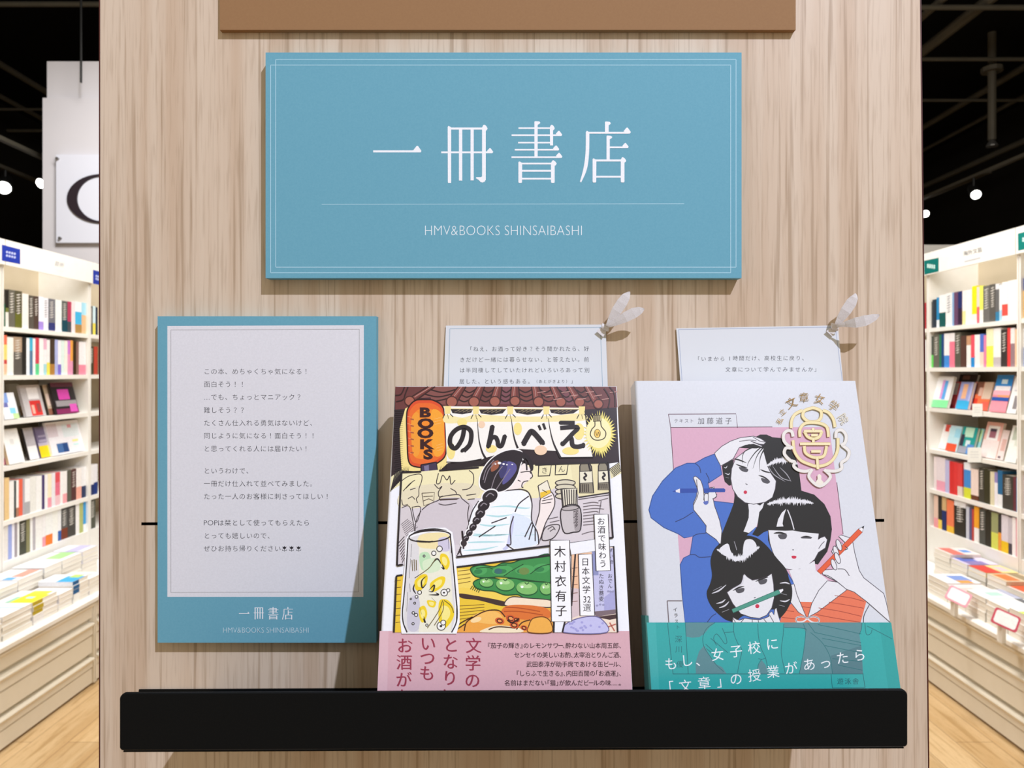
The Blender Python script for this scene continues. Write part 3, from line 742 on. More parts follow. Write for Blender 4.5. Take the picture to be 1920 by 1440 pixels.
# shelf, bottles, notes
p.poly([(1420, 650), (1690, 645), (1700, 858), (1480, 890), (1440, 800)], 'e8dcae')
for x, y, w, h in ((1478, 648, 98, 215), (1612, 645, 78, 195)):
    p.poly([(x + 8, y + 20), (x + 20, y), (x + w - 20, y), (x + w - 6, y + 25), (x + w + 10, y + h), (x + 6, y + h)], '8f8672', line=K, lw=6)
    p.poly([(x + 6, y + 60), (x + w - 2, y + 56), (x + w + 4, y + 140), (x + 8, y + 145)], 'e9e2c8', line=K, lw=4); p.line([(x + 40, y + 70), (x + 55, y + 90), (x + 38, y + 105), (x + 52, y + 125)], 14, K, True)
    p.lines([[(x + 12 + 14 * k, y + 150), (x + 14 + 14 * k, y + h - 8)] for k in range(5)], 6, '4a4038', False); p.line([(x + 70, y + 5), (x + 85, y + 60)], 9, K, True)
p.line([(1475, 895), (1705, 860)], 10, K); p.line([(1475, 910), (1708, 875)], 4, LN)
for x, y, c in ((1233, 700, 'き'), (1355, 690, 'ん')):
    p.poly([(x - 42, y - 36), (x + 48, y - 42), (x + 36, y + 38), (x - 46, y + 42)], 'ece2b4', line=K, lw=6); p.ch(c, x, y, 52, K, 0.0)
p.up()
for k in range(4): p.ell(1382, 790 + 32 * k, 72, 22, 'd8cfb4', 0, LN, 5)
p.poly([(1350, 835), (1465, 828), (1470, 965), (1362, 972)], 'e5ddc6', line=K, lw=5); p.lines([[(1358 + 17 * k, 838), (1368 + 15 * k, 965)] for k in range(7)], 5, K, False)
p.poly([(1355, 975), (1480, 958), (1492, 1120), (1440, 1145), (1368, 1140)], 'c9c1c0', True, K, 6); p.poly([(1440, 985), (1478, 970), (1490, 1110), (1450, 1130)], 'a59c9c', True); p.ell(1417, 972, 62, 16, 'b8afad', -.1, K, 4)
p.lines([[(1440 + 10 * (k % 2), 1000 + 20 * k), (1470, 990 + 20 * k), (1455, 1010 + 20 * k)] for k in range(6)], 3, LN)
p.poly([(1240, 1110), (1330, 1090), (1335, 1130), (1290, 1190), (1215, 1200)], 'cfc7c7', True, LN, 5); p.lines([[(1255, 1125), (1290, 1105), (1310, 1130)], [(1270, 1140), (1300, 1120)]], 4, LN)
p.lines([[(1510, 940 + 22 * k), (1580 + 5 * k, 930 + 22 * k), (1620 + (k % 3) * 20, 935 + 22 * k)] for k in range(8)] + [[(1500, 1160), (1580, 1140), (1700, 1150)], [(1260, 1050), (1330, 1035)], [(1270, 1075), (1340, 1060)], [(1620, 920), (1690, 900)], [(1640, 920), (1625, 1010)]], 4, '6b6164')
# drinker seen from behind
SK = 'f3e6df'
p.poly([(1180, 1229), (1165, 1120), (1195, 1000), (1205, 900), (1260, 850), (1298, 880), (1302, 960), (1240, 1080), (1200, 1200)], SK, True, LN, 5)
p.poly([(1186, 812), (1252, 772), (1280, 858), (1202, 905)], 'eee6d0', line=LN, lw=5); p.poly([(1200, 860), (1270, 840), (1278, 860), (1204, 902)], 'ecc23c'); p.line([(1215, 840), (1250, 860)], 4, LN); p.lines([[(1225, 905), (1285, 880)], [(1215, 920), (1290, 905)], [(1210, 940), (1280, 930)]], 4, LN)
p.poly([(1040, 700), (1085, 650), (1130, 690), (1148, 742), (1120, 772), (1085, 800), (1070, 822), (1010, 842), (950, 850), (960, 800)], SK, True)
p.lines([[(1130, 700), (1146, 742), (1128, 760)], [(1115, 775), (1080, 785), (1068, 815), (1080, 825)], [(1060, 715), (1120, 708), (1135, 725)], [(1040, 770), (1060, 780)]], 5, LN)
sh = [(830, 880), (930, 852), (1060, 840), (1115, 862), (1140, 940), (1140, 1060), (1182, 1150), (1188, 1229)] + Bq([(1165, 170), (1000, 195), (640, 240), (630, 190), (690, 20)]) + [(690, 1060), (720, 960), (790, 890)]
p.poly(sh, 'f3f5f8'); p.poly([(1000, 1010), (1140, 1060), (1185, 1160), (1180, 1229)] + Bq([(1000, 180), (985, 60)]), 'dfe8f2', True); p.poly([(960, 1229), (985, 1100), (1005, 1020), (1010, 1100), (985, 1229)] + Bq([(960, 195), (930, 190)]), 'c9cbe6', True)
p.lines([[(840, 965), (960, 958), (1080, 972), (1130, 970)], [(800, 1020), (900, 1032), (1000, 1018)], [(1020, 1020), (1135, 1030)], [(745, 1085), (850, 1100), (990, 1085)], [(700, 1155), (850, 1168), (990, 1160)], [(1060, 1150), (1175, 1165)], Bq([(680, 90), (800, 95), (960, 85)]), Bq([(660, 145), (800, 140), (950, 140)]), Bq([(1020, 95), (1160, 90)]), Bq([(650, 200), (780, 195), (900, 170)])], 13, 'b4dcdd', True, 'both')
p.lines([[(930, 850), (1060, 838), (1118, 862), (1142, 940), (1140, 1060), (1182, 1150), (1190, 1229)], [(760, 920), (715, 990), (690, 1070)], [(1010, 1030), (985, 1120), (990, 1229)] + Bq([(960, 160), (1010, 195)]), [(1120, 885), (1050, 940), (1020, 1000)], [(1140, 1075), (1090, 1180)], [(1150, 1090), (1120, 1200)], [(1165, 1110), (1165, 1210)], [(880, 1100), (760, 1180)], [(850, 1080), (960, 1040)], Bq([(640, 240), (630, 185), (690, 10)])], 6, LN)
# white halo, hair and plait
hair = [(1005, 553), (925, 572), (850, 620), (795, 690), (768, 765), (778, 825), (835, 848), (920, 852), (985, 815), (1035, 740), (1058, 660), (1075, 615), (1060, 570)]
p.poly(scaled(hair, 1.06, 920, 710), 'f6f2ee', True); p.poly(hair, '2b2328', True)
p.poly([(1040, 560), (1110, 590), (1148, 650), (1150, 695), (1132, 700), (1110, 630), (1070, 600)], '2b2328', True); p.lines([[(1075, 600), (1100, 650), (1105, 700)], [(1062, 610), (1075, 640)]], 8, K)
p.poly([(960, 640), (1020, 650), (1030, 700), (980, 770), (930, 800), (945, 720)], '5b5690', True); p.poly([(920, 650), (960, 635), (960, 700), (925, 760), (905, 720)], '3f3c6a', True)
p.poly([(855, 650), (900, 630), (900, 680), (850, 710)], '9a5a40', True)
p.lines([[(800, 790), (830, 700), (880, 640)], [(850, 830), (880, 740), (930, 670)], [(880, 845), (930, 770), (985, 690)], [(790, 770), (815, 690), (870, 625)]], 4, '8b7f86'); 
for x, y, r in ((908, 648, 13), (938, 655, 9), (962, 660, 6), (1000, 658, 6), (880, 655, 7)): p.ell(x, y, r, r * .7, 'f7f3f2')
PL = [(840, 888, 58, 44, -.5), (795, 955, 46, 36, -.6), (770, 1010, 40, 32, -.8), (745, 1060, 34, 28, -.8), (718, 1108, 30, 25, -.9), (692, 1150, 27, 22, -.9), (668, 1190, 25, 20, -.9), (652, 1225, 22, 22, -.9)]
for x, y, a_, b_, r in PL: p.ell(x, y, a_ + 9, b_ + 9, 'f4f1ee', r)
for x, y, a_, b_, r in PL: p.ell(x, y, a_, b_, '2b2328', r)
p.lines([[(x - a_ * .5, y + 4), (x, y - b_ * .5), (x + a_ * .5, y - 6)] for x, y, a_, b_, r in PL], 5, '8f868c')
p.line(Bq([(652, 150), (640, 60), (650, 190)]), 8, LN, True); p.ell(655, 1165 + 60, 16, 24, LN)
# panel borders
p.lines([[(205, 716), (345, 710)], [(475, 702), (760, 680)], [(205, 716), (190, 980), (178, 1229)] + Bq([(172, 310)]), Bq([(172, 310), (215, 302)]), [(1165, 660), (1690, 643)], [(1690, 643), (1706, 930), (1724, 1185)], Bq([(1727, 108), (1410, 152)]), Bq([(1272, 168), (600, 248)])], 9, K, False)
# lower food panel
p.crop(700, 980, 3.84)
p.poly([(168, 384), (600, 322), (1275, 236), (1290, 790), (150, 790)], 'ecc53a')
p.poly([(610, 330), (720, 340), (740, 440), (700, 470), (610, 500)], 'f3d564'); p.poly([(620, 470), (760, 480), (900, 510), (1100, 560), (1000, 580), (960, 570), (620, 510)], 'f2d058', True)
p.poly([(615, 512), (700, 520), (960, 572), (930, 602), (760, 560), (640, 545)], '44302c', True)
p.lines([[(610, 350 + 30 * k), (700, 340 + 28 * k)] for k in range(4)] + [[(620, 600 + 24 * k), (800, 590 + 20 * k)] for k in range(5)] + [[(155 + k, 420 + 50 * k), (200, 415 + 50 * k)] for k in range(7)], 3.5, '7a5a20')
p.poly([(700, 335), (740, 312), (800, 308), (870, 318), (930, 292), (1000, 290), (1070, 265), (1150, 255), (1275, 236), (1275, 430), (1150, 420), (1000, 400), (900, 392), (800, 398), (730, 385)], '3f8f4c', True, '1f4a2a', 6)
for x, y, a_ in ((770, 345, 50), (930, 345, 75), (1090, 340, 70), (1210, 330, 60)): p.ell(x, y, a_, 34, '4fa35a', -.1); p.ell(x - 15, y + 8, a_ * .6, 18, '35804a', -.1)
p.ell(1085, 350, 38, 26, '6f8a4a'); p.ell(900, 350, 28, 20, '3d6a6a')
p.lines([[(740, 330), (820, 322), (860, 335)], [(900, 310), (960, 305)], [(940, 385), (1000, 345), (1080, 300)], [(1130, 370), (1200, 320), (1270, 300)]], 4, '1f4a2a')
p.poly([(722, 430), (780, 402), (860, 400), (930, 410), (1010, 402), (1100, 420), (1180, 425), (1275, 445), (1275, 555), (1180, 556), (1090, 545), (1040, 520), (950, 522), (870, 495), (790, 488), (740, 470)], '3b8b48', True, '1f4a2a', 6)
for x, y, a_, b_ in ((815, 432, 48, 30), (950, 445, 66, 42), (1105, 472, 76, 46), (1245, 475, 45, 42)):
    p.ell(x, y + 5, a_ + 4, b_ + 4, '1f5a30', .08); p.ell(x, y, a_, b_, '7fbb68', .08); p.ell(x - a_ * .1, y - b_ * .35, a_ * .6, b_ * .35, 'a9d58c', .08); p.ell(x - a_ * .45, y - b_ * .2, a_ * .14, b_ * .2, 'f4faf0'); p.line([(x - a_ * .2, y - b_ * .9), (x, y - b_ * .6), (x + a_ * .2, y - b_ * .9)], 4, '1f4a2a', True)
p.lines([[(715 + 14 * k, 455 + 5 * k), (700 + 14 * k, 480 + 6 * k)] for k in range(5)], 4, '1f4a2a', False)
# shrimp and roe
p.poly([(590, 790), (650, 740), (680, 690), (800, 632), (930, 640), (1000, 600), (1100, 595), (1278, 620), (1300, 790)], 'eea445')
p.poly([(950, 570), (1000, 535), (1120, 545), (1275, 560), (1278, 610), (1100, 598), (960, 600)], 'f4dfc2', True, LN, 5)
p.poly([(920, 640), (960, 600), (1080, 592), (1240, 615), (1275, 680), (1150, 700), (1000, 690), (930, 665)], 'dd7434', True); p.lines([[(950, 610), (1050, 615), (1200, 640)], [(940, 640), (1050, 640), (1220, 665)]], 5, 'b04e22')
p.poly([(690, 700), (760, 650), (880, 640), (930, 690), (880, 730), (760, 720)], 'f6bd62', True); p.ell(740, 700, 40, 18, 'f9d9a0', -.3); p.poly([(790, 770), (900, 740), (1050, 760), (1060, 790), (790, 790)], 'f3e2c0', True)
p.poly([(1120, 740), (1150, 690), (1230, 680), (1278, 720), (1278, 790), (1120, 790)], 'f0ae4e', True, '6a3a1a', 5)
p.lines([[(570, 790), (620, 730), (715, 680), (670, 720), (655, 780)], [(600, 770), (660, 730)], [(690, 700), (800, 640), (900, 632), (950, 680)], [(830, 770), (900, 750), (1020, 760)], [(1030, 770), (1070, 720), (1130, 700)]], 6, '4a2a1a')
for x, y, r in ((910, 708, 34), (990, 690, 36), (1030, 700, 26), (1015, 738, 34), (1085, 758, 26)): p.ell(x, y, r, r * .7, 'cf5a30', .3); p.ell(x, y, r * .55, r * .38, 'ef9a58', .3, '4a1a12', 5)
p.line([(965, 700), (1000, 720), (1050, 690)], 12, '3a1a14', True)
# right small panels
p.poly([(1450, 208), (1728, 172), (1756, 790), (1300, 790), (1300, 720), (1425, 560)], 'f1ddc8'); p.poly([(1428, 230), (1575, 215), (1590, 660), (1425, 600)], 'eebf9a'); p.poly([(1425, 470), (1500, 480), (1500, 660), (1425, 690)], 'd9c3c4')
p.poly([(1572, 205), (1728, 182), (1742, 640), (1590, 668)], 'c6c4e2'); p.poly([(1660, 540), (1735, 480), (1742, 640), (1660, 650)], 'aaa8d2'); p.poly([(1572, 205), (1620, 200), (1620, 380), (1580, 380)], '8f93bc')
p.poly([(1590, 640), (1742, 625), (1744, 655), (1600, 680)], '7d6a70'); p.poly([(1600, 680), (1745, 660), (1752, 690), (1700, 700)], '4a3436')
p.poly([(1370, 790), (1400, 720), (1530, 678), (1635, 690), (1680, 790)], 'c4c1e6', True, '6a6490', 5); rr = random.Random(8)
for k in range(18): p.ell(1410 + rr.random() * 240, 710 + rr.random() * 70, 9, 8, 'a4a0d4')
for x, y in ((1690, 495), (1705, 497), (1722, 497), (1610, 597), (1632, 590), (1655, 592)): p.ell(x, y, 9, 7, '9a98b8')
p.lines([[(1430, 330 + 60 * k), (1470, 325 + 60 * k)] for k in range(5)], 3, '8a6050'); p.lines([[(1700, 720), (1735, 780)], [(1690, 750), (1745, 730)]], 6, 'c06a5a')
for i, c in enumerate('おでん'): p.ch(c, 1703, 385 + 36 * i, 36, K, -.004)
for i, c in enumerate('たぬき蕎麦'): p.ch(c, 1640, 385 + 41 * i, 40, K, -.004)
for i, c in enumerate('すい物'): p.ch(c, 1710, 200 + 42 * i, 32, K, -.004)
p.up()
p.poly([(1302, 715), (1372, 712), (1360, 790), (1298, 790)], 'f1f1f4'); p.lines([[(600, 322), (1275, 236)], [(168, 384), (212, 378)], [(168, 384), (150, 790)], [(1300, 715), (1298, 790)], [(1378, 715), (1360, 790)], [(1425, 600), (1455, 208), (1728, 172), (1757, 790)]], 9, K, False)
# tall glass with lemon
gl = [(232, 130), (260, 75), (400, 38), (520, 38), (570, 70), (585, 160), (600, 330), (622, 560), (622, 720), (600, 800), (205, 800), (195, 700), (205, 520), (228, 300)]
p.poly(gl, 'f6f5f4'); p.poly([(262, 110), (400, 70), (550, 90), (560, 200), (575, 400), (590, 600), (590, 700), (560, 790), (240, 790), (222, 690), (235, 450), (250, 250)], 'dedad8')
p.poly([(330, 130), (540, 130), (555, 300), (575, 600), (560, 790), (330, 790)], 'ece8d2'); p.poly([(330, 100), (420, 75), (540, 85), (545, 180), (340, 180)], 'f1e0a8', True)
p.poly([(335, 230), (400, 220), (420, 320), (350, 340)], 'bfe0b4', True); p.poly([(360, 280), (460, 260), (480, 340), (380, 360)], 'd8e8c4', True); p.poly([(470, 120), (540, 110), (550, 200), (480, 200)], 'cfc8da', True); p.poly([(260, 560), (330, 540), (330, 760), (250, 760)], 'cac6d0', True)
for q in ([(490, 225), (530, 235), (552, 290), (530, 340), (495, 310), (480, 260)], [(300, 420), (350, 375), (390, 380), (385, 440), (340, 490), (305, 480)], [(410, 440), (480, 390), (520, 400), (500, 460), (430, 500)], [(330, 620), (370, 600), (390, 660), (360, 720), (335, 690)], [(480, 560), (540, 560), (580, 620), (575, 690), (520, 760), (480, 740), (470, 650)], [(390, 560), (450, 570), (440, 610), (400, 600)]):
    p.poly(q, 'f0d028', True); p.poly(scaled(q, .55, sum(a for a, _ in q) / len(q), sum(e for _, e in q) / len(q)), 'f7e88a', True)
p.lines([[(415, 310), (460, 262), (490, 300)], [(385, 385), (350, 420), (355, 470), (385, 440)], [(400, 490), (440, 450), (430, 495), (400, 495)], [(300, 440), (290, 480), (310, 515)], [(335, 610), (350, 660)], [(360, 690), (375, 720), (365, 675)], [(420, 540), (455, 575)], [(400, 520), (470, 520), (450, 505)], [(490, 320), (510, 335), (495, 300)]], 11, K, True, 'both')
p.lines([[(500, 560), (470, 640), (390, 760)], [(505, 570), (500, 640), (440, 740)], [(510, 560), (560, 600), (580, 650)], [(300, 400), (400, 330), (450, 260)], [(280, 270), (285, 350)], [(295, 265), (300, 350)], [(310, 270), (312, 345)]], 4, '6a5a30')
for x, y, r in ((437, 222, 16), (478, 190, 20), (367, 242, 7), (335, 503, 14), (512, 505, 24), (540, 488, 12), (490, 745, 30), (505, 720, 18), (313, 535, 10), (290, 650, 9), (310, 665, 11), (288, 728, 8), (387, 738, 8), (300, 580, 7), (272, 550, 5)): p.ell(x, y, r, r, 'f3f1ea', 0, K, 4)
p.ell(510, 505, 8, 6, K); p.ell(488, 745, 10, 8, K)
p.lines([[(252, 115), (240, 320), (222, 540), (212, 640), (218, 720), (245, 790)], [(556, 100), (575, 290), (595, 520), (605, 640), (598, 720), (565, 790)]], 6, K)
p.lines([[(270, 260), (262, 400)], [(250, 500), (243, 640)], [(265, 440), (268, 500)], [(278, 155), (272, 250)], [(540, 110), (545, 190)], [(600, 600), (598, 700)], [(560, 160), (562, 220)]], 12, K, True, 'both')
p.ell(408, 100, 150, 40, None, -.06, K, 6); p.line([(262, 95), (330, 62), (440, 48), (530, 58)], 8, K, True, 'both'); p.line([(310, 130), (400, 140), (430, 133)], 8, K, True, 'both')
# title labels
WB = 'f6f5f5'
def strip(q, text, x, y0, dy, size, dx=0.0):
    p.poly(q, WB, line='3a3030', lw=4)
    for i, c in enumerate(text): p.ch(c, x + dx * i, y0 + dy * i, size, '2b2326', 0.016)
    p.up()
p.poly([(1410, 150), (1600, 122), (1600, 205), (1425, 232)], 'f1f1f4')
strip([(1272, 129), (1412, 129), (1427, 712), (1282, 712)], '木村衣有子', 1343, 210, 106, 86, 2.2)
strip([(1475, 230), (1573, 228), (1592, 670), (1487, 670)], '日本文学', 1524, 284, 66, 60, 3)
p.ch('3', 1521, 551, 66, '2b2326', 0, 0, .9); p.ch('2', 1551, 551, 66, '2b2326', 0, 0, .9); p.ch('選', 1537, 612, 62, '2b2326', 0.002)
strip([(1587, -58), (1688, -58), (1706, 345), (1603, 348)], 'お酒で味わう', 1638, -8, 61, 58, 2.6)
p.build('cover_print', M_gloss, book1)
# pink paper band
p = Print(o1, U1, V1, base=0.00045).crop(700, 980, 3.84)
p.poly([(47, 780), (1842, 780), (1862, 1205), (1868, 1262), (20, 1262), (30, 1212)], 'd8abb2')
p.poly([(47, 780), (110, 780), (100, 1262), (20, 1262), (30, 1212)], 'deb6bc')
for x, t, ys_ in ((722, '文学の', (885, 1010, 1135)), (560, 'となりに', (880, 1000, 1118, 1245)), (395, 'いつも', (870, 975, 1083)), (228, 'お酒があ', (885, 1005, 1130, 1250))):
    for i, c in enumerate(t): p.ch(c, x - 4 * i, ys_[i], 118, '98374c', 0.03)
p.up()
for t, x0, y in (('『茄子の輝き』のレモンサワー、酔わない山本周五郎、', 822, 885), ('センセイの美しいお酌、太宰治とりんご酒、', 1012, 952), ('武田泰淳が助手席であける缶ビール、', 1100, 1019), ('『しらふで生きる』、内田百閒の「お酒運」、', 1028, 1085), ('名前はまだない「猫」が飲んだビールの味……。', 943, 1153)):
    p.prop(t, x0, 1788, y, 45, '3a2026', 0.03)
p.build('paper_band', M_gloss, book1)['label'] = 'pink paper band with dark red lettering'

# ---- right book: three girls with pencils, gold emblem, teal paper band
book2, o2, U2, V2, M2, w2 = leaning_book('hardcover_book', 'white jacketed book with three drawn girls, gold emblem and teal paper band', (1190, 714), (1603.5, 714), 1291, .4299, .381, .1820, .0170, 'd9dbe0', M_film)
p = Print(o2, U2, V2)
p.ink = 1.15
DY = 1033.8
D = lambda pts: [(x, y + DY) for x, y in pts]
p.crop(1180, 700, 3.692)
PK = 'd9abbf'; BL = '4b72c2'; HR = '262629'; SKN = 'e6e5e7'; LN = '4c4550'; RD = 'cc3550'
p.poly([(285, 375), (1385, 372), (1480, 1130), (1500, 1450), (360, 1440), (335, 1110)], PK)
p.lines([[(271, 283), (286, 375), (336, 1112)], [(271, 283), (738, 280), (749, 378)], [(286, 375), (990, 371)], [(1436, 755), (1480, 1115)]], 4, '6a4a58', False)
p.row('テキスト', 324, 329, 36, 32, '55505a', -0.006); p.row('加藤道子', 497, 329, 63, 50, '3c3840', -0.004)
# blue pullover
blue = [(590, 558), (625, 610), (640, 700), (545, 762), (560, 830), (585, 885), (720, 900), (850, 1060), (960, 1085), (985, 1160)] + D([(1020, 220), (1140, 420), (1105, 690), (385, 692), (366, 500), (352, 290), (375, 245), (420, 222), (440, 95)]) + [(380, 1140), (340, 1112), (240, 1068), (150, 1000), (135, 945), (160, 850), (230, 745), (320, 655), (400, 622), (455, 622), (520, 585)]
p.poly(blue, BL, line='33508e', lw=5)
p.lines([[(455, 622), (485, 650), (495, 690)], [(545, 762), (552, 735), (530, 690)], [(318, 1028), (380, 1000), (442, 960)], D([(420, 222), (455, 222), (488, 240), (565, 235)]), D([(535, 695), (570, 650), (600, 630)]), D([(440, 95), (470, 80), (530, 72)])], 5, '33406e')
# first girl: long hair, hand on the head
p.poly([(875, 440), (905, 424), (950, 424), (990, 442), (1050, 448), (1090, 480), (1120, 530), (1155, 590), (1175, 680), (1192, 820), (1010, 860), (900, 960), (870, 1040), (850, 1090), (790, 1140), (740, 1180), (640, 1240), (610, 1220), (625, 1150), (660, 1060), (700, 960), (722, 900), (728, 850), (720, 760), (880, 500)], HR)
p.poly([(640, 640), (680, 610), (725, 595), (712, 660), (702, 720), (706, 775), (690, 778), (660, 750), (648, 700)], HR)
p.lines([[(655, 650), (668, 655), (678, 640)], [(660, 690), (685, 700), (695, 690)], [(665, 720), (690, 725)]], 5, 'dcdce0', True, 'both')
p.poly([(905, 915), (870, 900), (822, 905), (828, 950), (826, 1000), (805, 1060), (790, 1095), (828, 1105), (880, 1060), (905, 985), (935, 890)], SKN)
p.poly([(822, 905), (828, 950), (826, 1000), (805, 1060), (790, 1095), (740, 1150), (700, 1190), (680, 1190), (700, 1050), (730, 960), (760, 880)], HR)
p.poly([(735, 590), (780, 555), (850, 505), (930, 520), (950, 580), (955, 640), (985, 700), (1016, 745), (1010, 800), (990, 860), (940, 892), (860, 906), (800, 895), (750, 855), (715, 800), (702, 730), (708, 660)], SKN, line=LN, lw=4)
p.poly([(925, 530), (960, 480), (1060, 450), (1110, 510), (1155, 590), (1178, 700), (1192, 820), (1010, 862), (990, 860), (1012, 800), (1018, 745), (985, 700), (952, 630)], HR)
shine(p, [(950, 640), (1000, 612), (1060, 600), (1120, 605), (1168, 630)], 26, 34, 'e6e5e8', 3)
p.lines([[(960, 640), (1000, 700), (1080, 750)], [(990, 640), (1050, 720), (1120, 745)], [(1040, 650), (1090, 700), (1120, 750)]], 5, 'aaa8ae', True, 'both')
p.lines([[(925, 500), (870, 550), (825, 615), (818, 645)], [(930, 510), (885, 570), (855, 660)], [(935, 520), (905, 590), (900, 682)], [(860, 510), (800, 540), (782, 580), (782, 625)], [(925, 505), (960, 470), (975, 458)]], 8, HR, True, 'end')
p.poly([(596, 572), (590, 552), (640, 505), (700, 470), (770, 445), (860, 435), (910, 452), (945, 476), (930, 492), (900, 490), (840, 470), (925, 505), (905, 512), (830, 492), (800, 500), (760, 515), (720, 590), (680, 615), (632, 640)], SKN, line=LN, lw=4)
p.lines([[(760, 472), (830, 462), (880, 468)], [(855, 440), (905, 470), (940, 476)]], 4, LN)
p.poly([(762, 515), (805, 495), (860, 488), (920, 510), (880, 520), (800, 518)], HR)
p.lines([[(720, 592), (760, 600), (810, 620)], [(735, 628), (780, 645), (818, 655)], [(893, 706), (930, 718), (968, 742)], [(905, 665), (940, 680), (985, 690)]], 10, HR, True, 'both')
p.poly([(760, 648), (820, 662), (812, 684), (775, 674)], '55545a', True); p.poly([(915, 724), (972, 745), (958, 764), (922, 752)], '55545a', True)
p.lines([[(805, 762), (812, 770), (818, 768)]], 4, LN); p.ell(803, 823, 12, 12, RD)
# hand with the blue pencil
p.poly([(442, 722), (455, 712), (470, 720), (492, 740), (508, 790), (520, 830), (545, 835), (560, 800), (585, 785), (598, 830), (605, 850), (580, 870), (590, 920), (605, 960), (625, 1020), (640, 1090), (632, 1190), (600, 1150), (530, 1100), (532, 1055), (490, 1000), (445, 945), (443, 900), (465, 850), (468, 790)], SKN, line=LN, lw=4)
p.poly([(298, 817), (350, 798), (655, 796), (665, 806), (662, 822), (350, 828)], '3350a4'); p.poly([(320, 810), (350, 798), (350, 828), (322, 822)], 'e8e4ea')
p.poly([(465, 740), (495, 745), (510, 800), (515, 850), (512, 870), (475, 860), (470, 800)], SKN); p.lines([[(465, 735), (470, 790), (475, 840), (445, 910)], [(495, 745), (512, 800), (520, 905)], [(515, 880), (520, 840), (545, 835), (545, 900)], [(575, 870), (600, 858), (605, 835)], [(550, 795), (570, 790), (590, 800)]], 4, LN)
p.poly([(515, 888), (545, 884), (542, 905), (525, 910), (514, 900)], '5f70b8', True)
# second girl: bob with fringe, winking
p.poly([(960, 885), (1005, 845), (1080, 818), (1190, 812), (1280, 840), (1350, 905), (1392, 990), (1402, 1080)] + D([(1392, 120), (1370, 200), (1330, 255), (1305, 290), (1285, 285), (1265, 250), (1000, 230), (960, 120)]) + [(960, 1088), (930, 1100), (890, 1130), (850, 1115), (885, 1060), (900, 960)], HR)
face2 = [(960, 1085), (1000, 1050), (1080, 1040), (1200, 1060), (1310, 1105)] + D([(1312, 80), (1306, 118), (1325, 104), (1352, 95), (1370, 118), (1356, 175), (1308, 206), (1282, 255), (1215, 312), (1140, 330), (1075, 318), (1020, 262), (990, 200), (972, 140)])
p.poly(face2, SKN, line=LN, lw=4)
p.poly([(955, 1000), (1080, 920), (1200, 930), (1300, 1000), (1318, 1080), (1312, 1110), (1200, 1100), (1130, 1088), (1080, 1090), (962, 1086)], HR)
p.poly([(1018, 1062), (1030, 1010), (1055, 965), (1085, 938), (1068, 990), (1060, 1040), (1066, 1060)], SKN); p.line([(1095, 945), (1120, 1010), (1140, 1082)], 6, 'e4e2e6', True)
shine(p, [(955, 905), (1030, 888), (1110, 882), (1200, 886), (1275, 900)], 30, 34, 'e6e5e8', 4, 60)
p.lines([D([(998, 74), (1040, 70), (1090, 80)]), D([(1185, 102), (1225, 98), (1266, 104)])], 14, HR, True, 'both'); p.poly(D([(1032, 82), (1088, 82), (1082, 110), (1050, 114), (1034, 102)]), '55545a', True); p.line(D([(1190, 104), (1260, 106)]), 10, '55545a')
p.line(D([(1128, 188), (1138, 188)]), 5, LN); p.poly(D([(1122, 232), (1140, 228), (1156, 234), (1150, 248), (1130, 248)]), RD, True)
p.lines([D([(1310, 180), (1330, 150), (1350, 130)])], 4, LN)
# neck, collar, orange dress
p.poly(D([(1105, 330), (1180, 320), (1282, 265), (1290, 330), (1380, 402), (1440, 410), (1500, 465), (1232, 655), (1115, 470), (1140, 425)]), SKN)
p.poly(D([(1040, 692), (1062, 612), (1120, 560), (1180, 548), (1260, 550), (1330, 540), (1420, 490), (1500, 465), (1560, 478), (1640, 545), (1600, 692)]), 'e8795a')
p.poly(D([(1115, 430), (1140, 425), (1160, 500), (1225, 655), (1170, 620), (1115, 550)]), SKN, line=LN, lw=4); p.poly(D([(1235, 655), (1262, 560), (1310, 470), (1370, 402), (1440, 412), (1505, 465), (1400, 545), (1300, 620)]), SKN, line=LN, lw=4)
p.lines([D([(1420, 505), (1530, 520), (1625, 545)]), D([(1380, 550), (1500, 570), (1620, 592)]), D([(1310, 590), (1450, 612), (1605, 648)]), D([(1290, 635), (1420, 660), (1600, 690)]), D([(1080, 608), (1140, 615)]), D([(1055, 655), (1160, 668)]), D([(1190, 580), (1255, 590)])], 4, 'a84a3c')
p.lines([D([(1230, 660), (1190, 650), (1155, 660), (1160, 685), (1200, 685), (1230, 665)]), D([(1230, 660), (1275, 650), (1312, 665), (1305, 690), (1265, 688), (1232, 665)])], 10, SKN)
p.lines([D([(1230, 660), (1190, 650), (1152, 662), (1160, 688)]), D([(1230, 660), (1275, 650), (1314, 665), (1305, 690)])], 3, LN)
# hand with the red pencil
p.poly(D([(1335, 345), (1350, 328), (1400, 325), (1425, 320), (1400, 290), (1402, 262), (1425, 240), (1400, 200), (1410, 175), (1430, 170), (1430, 145), (1468, 140), (1485, 160), (1490, 135), (1448, 95), (1465, 85), (1525, 105), (1545, 130), (1560, 210), (1590, 330), (1622, 382), (1760, 490), (1780, 560), (1805, 690), (1640, 545), (1555, 480), (1500, 460), (1440, 410), (1340, 360)]), SKN, line=LN, lw=4)
p.poly(D([(1300, 335), (1585, 44), (1612, 66), (1325, 356)]), 'e4613f', line='a84028', lw=3); p.poly(D([(1585, 44), (1625, 22), (1612, 66)]), 'f0ecea', line=LN, lw=3); p.poly(D([(1607, 32), (1625, 22), (1618, 44)]), HR)
for x, y in ((1450, 155), (1430, 200), (1440, 245), (1415, 290)): p.ell(x, y + DY, 16, 40, SKN, -.35, LN, 4)
